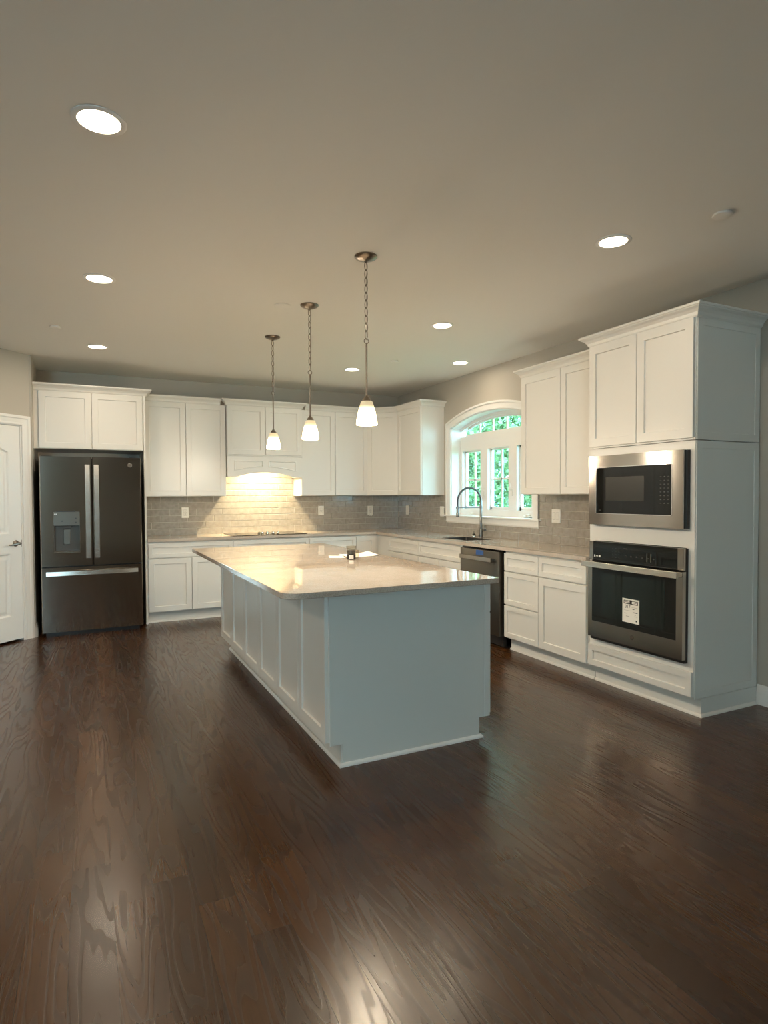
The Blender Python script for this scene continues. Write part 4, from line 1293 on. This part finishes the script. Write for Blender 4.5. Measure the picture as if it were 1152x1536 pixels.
# ------------------------------------------------------------------ things on the island
def island_things():
    jx, jy = -2.215, -3.555
    r = thing('candle_jar', 'small dark jar with a white label and clear glass rim standing on the island worktop', 'jar', (jx, jy, 0.914))
    bm = NB(); lathe(bm, (jx, jy, 0.9145), [(0.030, 0), (0.032, 0.003), (0.032, 0.034), (0.029, 0.037)], 'z', 28); obj('body', bm, 'black', r, world=True, smooth=True)
    bm = NB(); lathe(bm, (jx, jy, 0.9515), [(0.027, 0), (0.031, 0.003), (0.031, 0.026), (0.027, 0.030)], 'z', 28); obj('lid', bm, 'dark_grey', r, world=True, smooth=True)
    bm = NB(); lathe(bm, (jx, jy, 0.9816), [(0.029, 0), (0.034, 0.004), (0.036, 0.026), (0.0345, 0.027), (0.032, 0.006), (0.027, 0.002)], 'z', 28, cap0=False, cap1=False)
    tube(bm, [(jx+0.0352*math.cos(2*PI*i/36), jy+0.0352*math.sin(2*PI*i/36), 1.0085) for i in range(36)], 0.0016, 6, closed=True)
    obj('glass_rim', bm, 'jar_glass', r, world=True, smooth=True)
    # label on the side facing the room
    bm = NB(); a0 = math.atan2(-4.04, -1.70)
    loops = []
    for k, rad in ((0, 0.0322), (1, 0.0328)):
        pts = [(jx+rad*math.cos(a0+R(-30+60*i/8)), jy+rad*math.sin(a0+R(-30+60*i/8)), 0.919) for i in range(9)]
        pts += [(p[0], p[1], 0.946) for p in reversed(pts)]
        loops.append(pts)
    loft(bm, loops)
    obj('jar_label', bm, 'paper', r, world=True)
    # glass mug behind it
    gx, gy = -2.165, -3.515
    r = thing('glass_cup', 'small clear glass cup just behind and right of the dark jar on the island', 'cup', (gx, gy, 0.914))
    bm = NB(); lathe(bm, (gx, gy, 0.9145), [(0.022, 0), (0.026, 0.004), (0.029, 0.060), (0.027, 0.060), (0.024, 0.006)], 'z', 24, cap0=True, cap1=True); obj('bowl', bm, 'jar_glass', r, world=True, smooth=True)
    def sheet(label, pts, curl, z=0.9146):
        bm = NB(); (ax, ay), (bx, by), (cx, cy), (dx, dy) = pts; n = 8
        V = []
        for i in range(n+1):
            u = i/n; row = []
            for j in range(n+1):
                v = j/n
                x = (ax*(1-u)+bx*u)*(1-v)+(dx*(1-u)+cx*u)*v
                y = (ay*(1-u)+by*u)*(1-v)+(dy*(1-u)+cy*u)*v
                zz = z+curl*(max(0, u-0.6)/0.4)**2*(0.4+0.6*v)+0.3*curl*(max(0, 0.25-u)/0.25)**2
                row.append(bm.verts.new((x, y, zz)))
            V.append(row)
        fs = []
        for i in range(n):
            for j in range(n): fs.append(bm.faces.new((V[i][j], V[i+1][j], V[i+1][j+1], V[i][j+1])))
        bmesh.ops.solidify(bm, geom=fs, thickness=0.0004)
        tag(obj('paper_sheet', bm, 'paper', smooth=True), label, 'paper', 'papers on the island')
    sheet('white paper sheet with a lifted corner, lying behind the dark jar on the island', [(-2.20, -3.46), (-1.93, -3.42), (-1.90, -3.15), (-2.17, -3.19)], 0.012, 0.9154)
    sheet('white paper sheet lying partly hidden to the left behind the dark jar on the island', [(-2.325, -3.40), (-2.215, -3.455), (-2.185, -3.30), (-2.27, -3.24)], 0.004, 0.9147)
island_things()

# ------------------------------------------------------------------ pendants
def pendants():
    labels = ['pendant light with frosted glass shade nearest the camera, tallest in view over the island',
              'middle one of the three pendant lights over the island',
              'pendant light hanging farthest from the camera, in front of the range hood doors']
    x = -2.455; ys = (-4.369, -3.380, -2.410)
    def make(label, loc):
        r = thing('pendant_light', label, 'pendant light', loc, 0, 'pendant lights over the island')
        bm = NB(); lathe(bm, (0, 0, 0), [(0.066, 0.0), (0.066, -0.006), (0.058, -0.014), (0.035, -0.024), (0.012, -0.030), (0.008, -0.036), (0.003, -0.040)], 'z', 32)
        obj('canopy', bm, 'nickel', r, smooth=True)
        bm = NB()
        ztop, zring = -0.034, -0.470
        nl = 10; ll = (ztop-zring)/nl
        for k in range(nl):
            zc = ztop-(k+0.5)*ll
            a_, b2 = 0.0105, ll*0.60
            ang = R(90)*(k % 2)+R(20)
            tube(bm, [(a_*math.cos(2*PI*i/16)*math.cos(ang), a_*math.cos(2*PI*i/16)*math.sin(ang), zc+b2*math.sin(2*PI*i/16)) for i in range(16)], 0.0024, 6, closed=True)
        tube(bm, [(0.004+0.002*math.sin(i), 0.003*math.cos(i*1.3), ztop-i*(ztop-zring)/20) for i in range(21)], 0.0011, 5)
        obj('chain', bm, 'nickel', r, smooth=True)
        bm = NB(); tube(bm, [(0.014*math.cos(2*PI*i/20), 0, zring-0.014+0.014*math.sin(2*PI*i/20)) for i in range(20)], 0.0025, 8, closed=True)
        obj('ring', bm, 'nickel', r, smooth=True)
        bm = NB(); lathe(bm, (0, 0, 0), [(0.003, -0.498), (0.006, -0.503), (0.006, -0.520), (0.0055, -0.790), (0.009, -0.800), (0.020, -0.812), (0.026, -0.824), (0.028, -0.830), (0.010, -0.832)], 'z', 20)
        obj('stem', bm, 'nickel', r, smooth=True)
        prof_o = [(0.026, -0.828), (0.034, -0.832), (0.041, -0.855), (0.049, -0.885), (0.056, -0.920), (0.060, -0.950), (0.061, -0.964)]
        prof_i = [(0.058, -0.964), (0.057, -0.950), (0.053, -0.920), (0.046, -0.885), (0.038, -0.855), (0.030, -0.836)]
        bm = NB(); lathe(bm, (0, 0, 0), prof_o+prof_i, 'z', 36, cap0=True, cap1=True)
        obj('lamp_shade', bm, 'shade', r, smooth=True)
        bm = NB(); lathe(bm, (0, 0, 0), [(0.012, -0.838), (0.013, -0.870), (0.026, -0.895), (0.029, -0.915), (0.022, -0.935), (0.006, -0.943)], 'z', 20)
        obj('bulb', bm, 'lens', r, smooth=True)
        light('pendant_glow', 'POINT', (0, 0, -0.985), PENDANT, WARM, parent=r, shadow_soft_size=0.04)
        return r
    first = make(labels[0], (x, ys[0], H))
    for k in (1, 2):
        c = copy_tree(first); c.location = (x, ys[k], H); c['label'] = labels[k]
pendants()

# ------------------------------------------------------------------ recessed lights and ceiling plates
def recessed():
    spots = [(-3.855, -5.105, 'round recessed ceiling light at the upper left, the largest one in view'),
             (-3.825, -3.330, 'recessed ceiling light second back in the left row, above the pantry door side'),
             (-3.810, -1.400, 'recessed ceiling light in front of the refrigerator cabinet'),
             (-1.325, -5.130, 'recessed ceiling light at the upper right, in front of the tall oven cabinet'),
             (-1.310, -3.333, 'recessed ceiling light right of the nearest pendant, second back in the right row'),
             (-1.300, -1.440, 'recessed ceiling light farthest back in the right row, just left of the pendant stem'),
             (-6.250, -3.400, 'added unseen ceiling light left of the pantry door, warming the island side'),  # this pair is added out of view to warm the island's left doors
             (-6.250, -5.700, 'added unseen ceiling light left of the largest visible one, warming the island side'),
             (-0.410, -2.215, 'recessed ceiling light above the sink, close to the window wall')]
    def make(label, loc):
        r = thing('recessed_light', label, 'ceiling light', loc, 0, 'recessed ceiling lights')
        bm = NB(); lathe(bm, (0, 0, 0), [(0.094, 0), (0.094, -0.003), (0.090, -0.005), (0.074, -0.005), (0.072, -0.001)], 'z', 40); obj('trim_ring', bm, 'trim', r, smooth=True)
        bm = NB(); lathe(bm, (0, 0, 0), [(0.073, -0.0012), (0.073, -0.0045), (0.060, -0.0060)], 'z', 40); obj('lens', bm, 'lens', r, smooth=True)
        light('downlight', 'AREA', (0, 0, -0.0075), RECESS, WARM, parent=r, shape='DISK', size=0.125)
        return r
    first = make(spots[0][2], (*spots[0][:2], H))
    for x, y, lab in spots[1:]:
        c = copy_tree(first); c.location = (x, y, H); c['label'] = lab
        k = 0.45 if x > -1 else 0.62 if x > -2 else 2.4 if x < -5 else 1.0     # power tuned per lamp; the added unseen pair is boosted
        if k != 1.0:
            for ch in c.children:
                if ch.type == 'LIGHT': ch.data = ch.data.copy(); ch.data.energy = RECESS*k
    plates = [(-1.092, -5.600, 'flat white round cover plate on the ceiling at the upper right, beyond the recessed light', 0.046),
              (-2.625, -3.285, 'flat white round cover plate on the ceiling left of the middle pendant', 0.062),
              (-4.126, -1.990, 'flat white round cover plate on the ceiling above the pantry door', 0.042),
              (-1.068, -1.999, 'flat white round cover plate on the ceiling between the two far right recessed lights', 0.042)]
    for x, y, lab, rad in plates:
        bm = NB(); t = 0.012 if rad < 0.06 else 0.003
        lathe(bm, (0, 0, 0), [(rad*0.9, 0), (rad*0.9, -t*0.5), (rad, -t*0.6), (rad, -t), (rad*0.96, -t-0.001)], 'z', 36)
        o = obj('ceiling_cover_plate', bm, 'ceiling', smooth=True); o.location = (x, y, H)
        tag(o, lab, 'cover plate', 'round ceiling cover plates')
recessed()

# ------------------------------------------------------------------ outside
bm = NB(); box(bm, 0.25, 40, -20, 40, -0.9, -0.6); o = obj('ground', bm, 'lawn'); o['kind'] = 'structure'

def tree_mesh(kind, h, seed):
    rnd = random.Random(seed)
    tb = NB()
    def branch(p, d, ln, rad, lvl):
        pts = [p]; n = 6; rads = [rad]
        for i in range(n):
            d = (d+Vector((rnd.uniform(-1, 1), rnd.uniform(-1, 1), rnd.uniform(-0.2, 0.5)))*0.16).normalized()
            p = p+d*ln/n; pts.append(p); rads.append(rad*(1-0.6*(i+1)/n))
        tube(tb, pts, rad, 7, radii=rads)
        if lvl < 2:
            for k in range(7 if lvl == 0 else 3):
                i = rnd.randint(1, n)
                a = rnd.uniform(0, 2*PI)
                branch(pts[i], Vector((math.cos(a), math.sin(a), rnd.uniform(0.1, 0.9))).normalized(), ln*rnd.uniform(0.25, 0.45), rads[i]*0.55, lvl+1)
    branch(Vector((0, 0, 0)), Vector((0, 0, 1)), h*0.85, 0.07, 0)
    fb = NB()
    nleaf = 22000
    clumps = []
    for k in range(95):
        a = rnd.uniform(0, 2*PI); z = h*(0.06+0.94*rnd.random())
        rr = (1.55*(1-0.45*z/h))*math.sqrt(rnd.random())
        clumps.append((Vector((rr*math.cos(a), rr*math.sin(a), z)), rnd.uniform(0.35, 0.75)))
    for i in range(nleaf):
        c, s = rnd.choice(clumps)
        p = c+Vector((rnd.gauss(0, 1), rnd.gauss(0, 1), rnd.gauss(0, 0.7)))*s*0.45
        ln = rnd.uniform(0.09, 0.17)
        u = Vector((rnd.gauss(0, 1), rnd.gauss(0, 1), rnd.gauss(0, 0.6))).normalized()
        v = u.cross(Vector((rnd.gauss(0, 1), rnd.gauss(0, 1), rnd.gauss(0, 1)))).normalized()
        q = [p-u*ln*0.5, p+v*ln*0.28, p+u*ln*0.5, p-v*ln*0.28]
        fb.faces.new([fb.verts.new(x) for x in q])
    return tb, fb

def trees():
    protos = []
    spec = [('leaf', 8.0, 1, 'bright green leafy tree seen through the middle window pane'), ('dark_leaf', 8.5, 2, 'darker green tree with pale branches seen through the left window sash')]
    spots = [(4.3, 2.6, 0), (3.0, 6.6, 1), (8.0, 5.6, 0), (7.2, 10.4, 0), (12.0, 9.6, 0), (11.5, 14.5, 1)]
    labels = ['bright green leafy tree standing nearest the kitchen window, filling its middle sash', 'deep green tree with pale branches behind the left window sash',
              'bright green tree behind the nearest one, seen at the right of the arched window', 'bright green tree seen through the middle of the arched window',
              'bright green tree at the back of the garden, right of the deep green one', 'deep green tree at the very back of the garden']
    made = {}
    for i, (x, y, k) in enumerate(spots):
        if k not in made:
            tb, fb = tree_mesh(k, spec[k][1], spec[k][2])
            r = thing('garden_tree', labels[i], 'tree', (x, y, -0.6), 0, 'trees outside the kitchen window')
            obj('trunk', tb, 'bark', r, smooth=True); obj('foliage', fb, spec[k][0], r)
            made[k] = r
        else:
            c = copy_tree(made[k]); c.location = (x, y, -0.6); c.rotation_euler = (0, 0, i*1.7); c['label'] = labels[i]
trees()
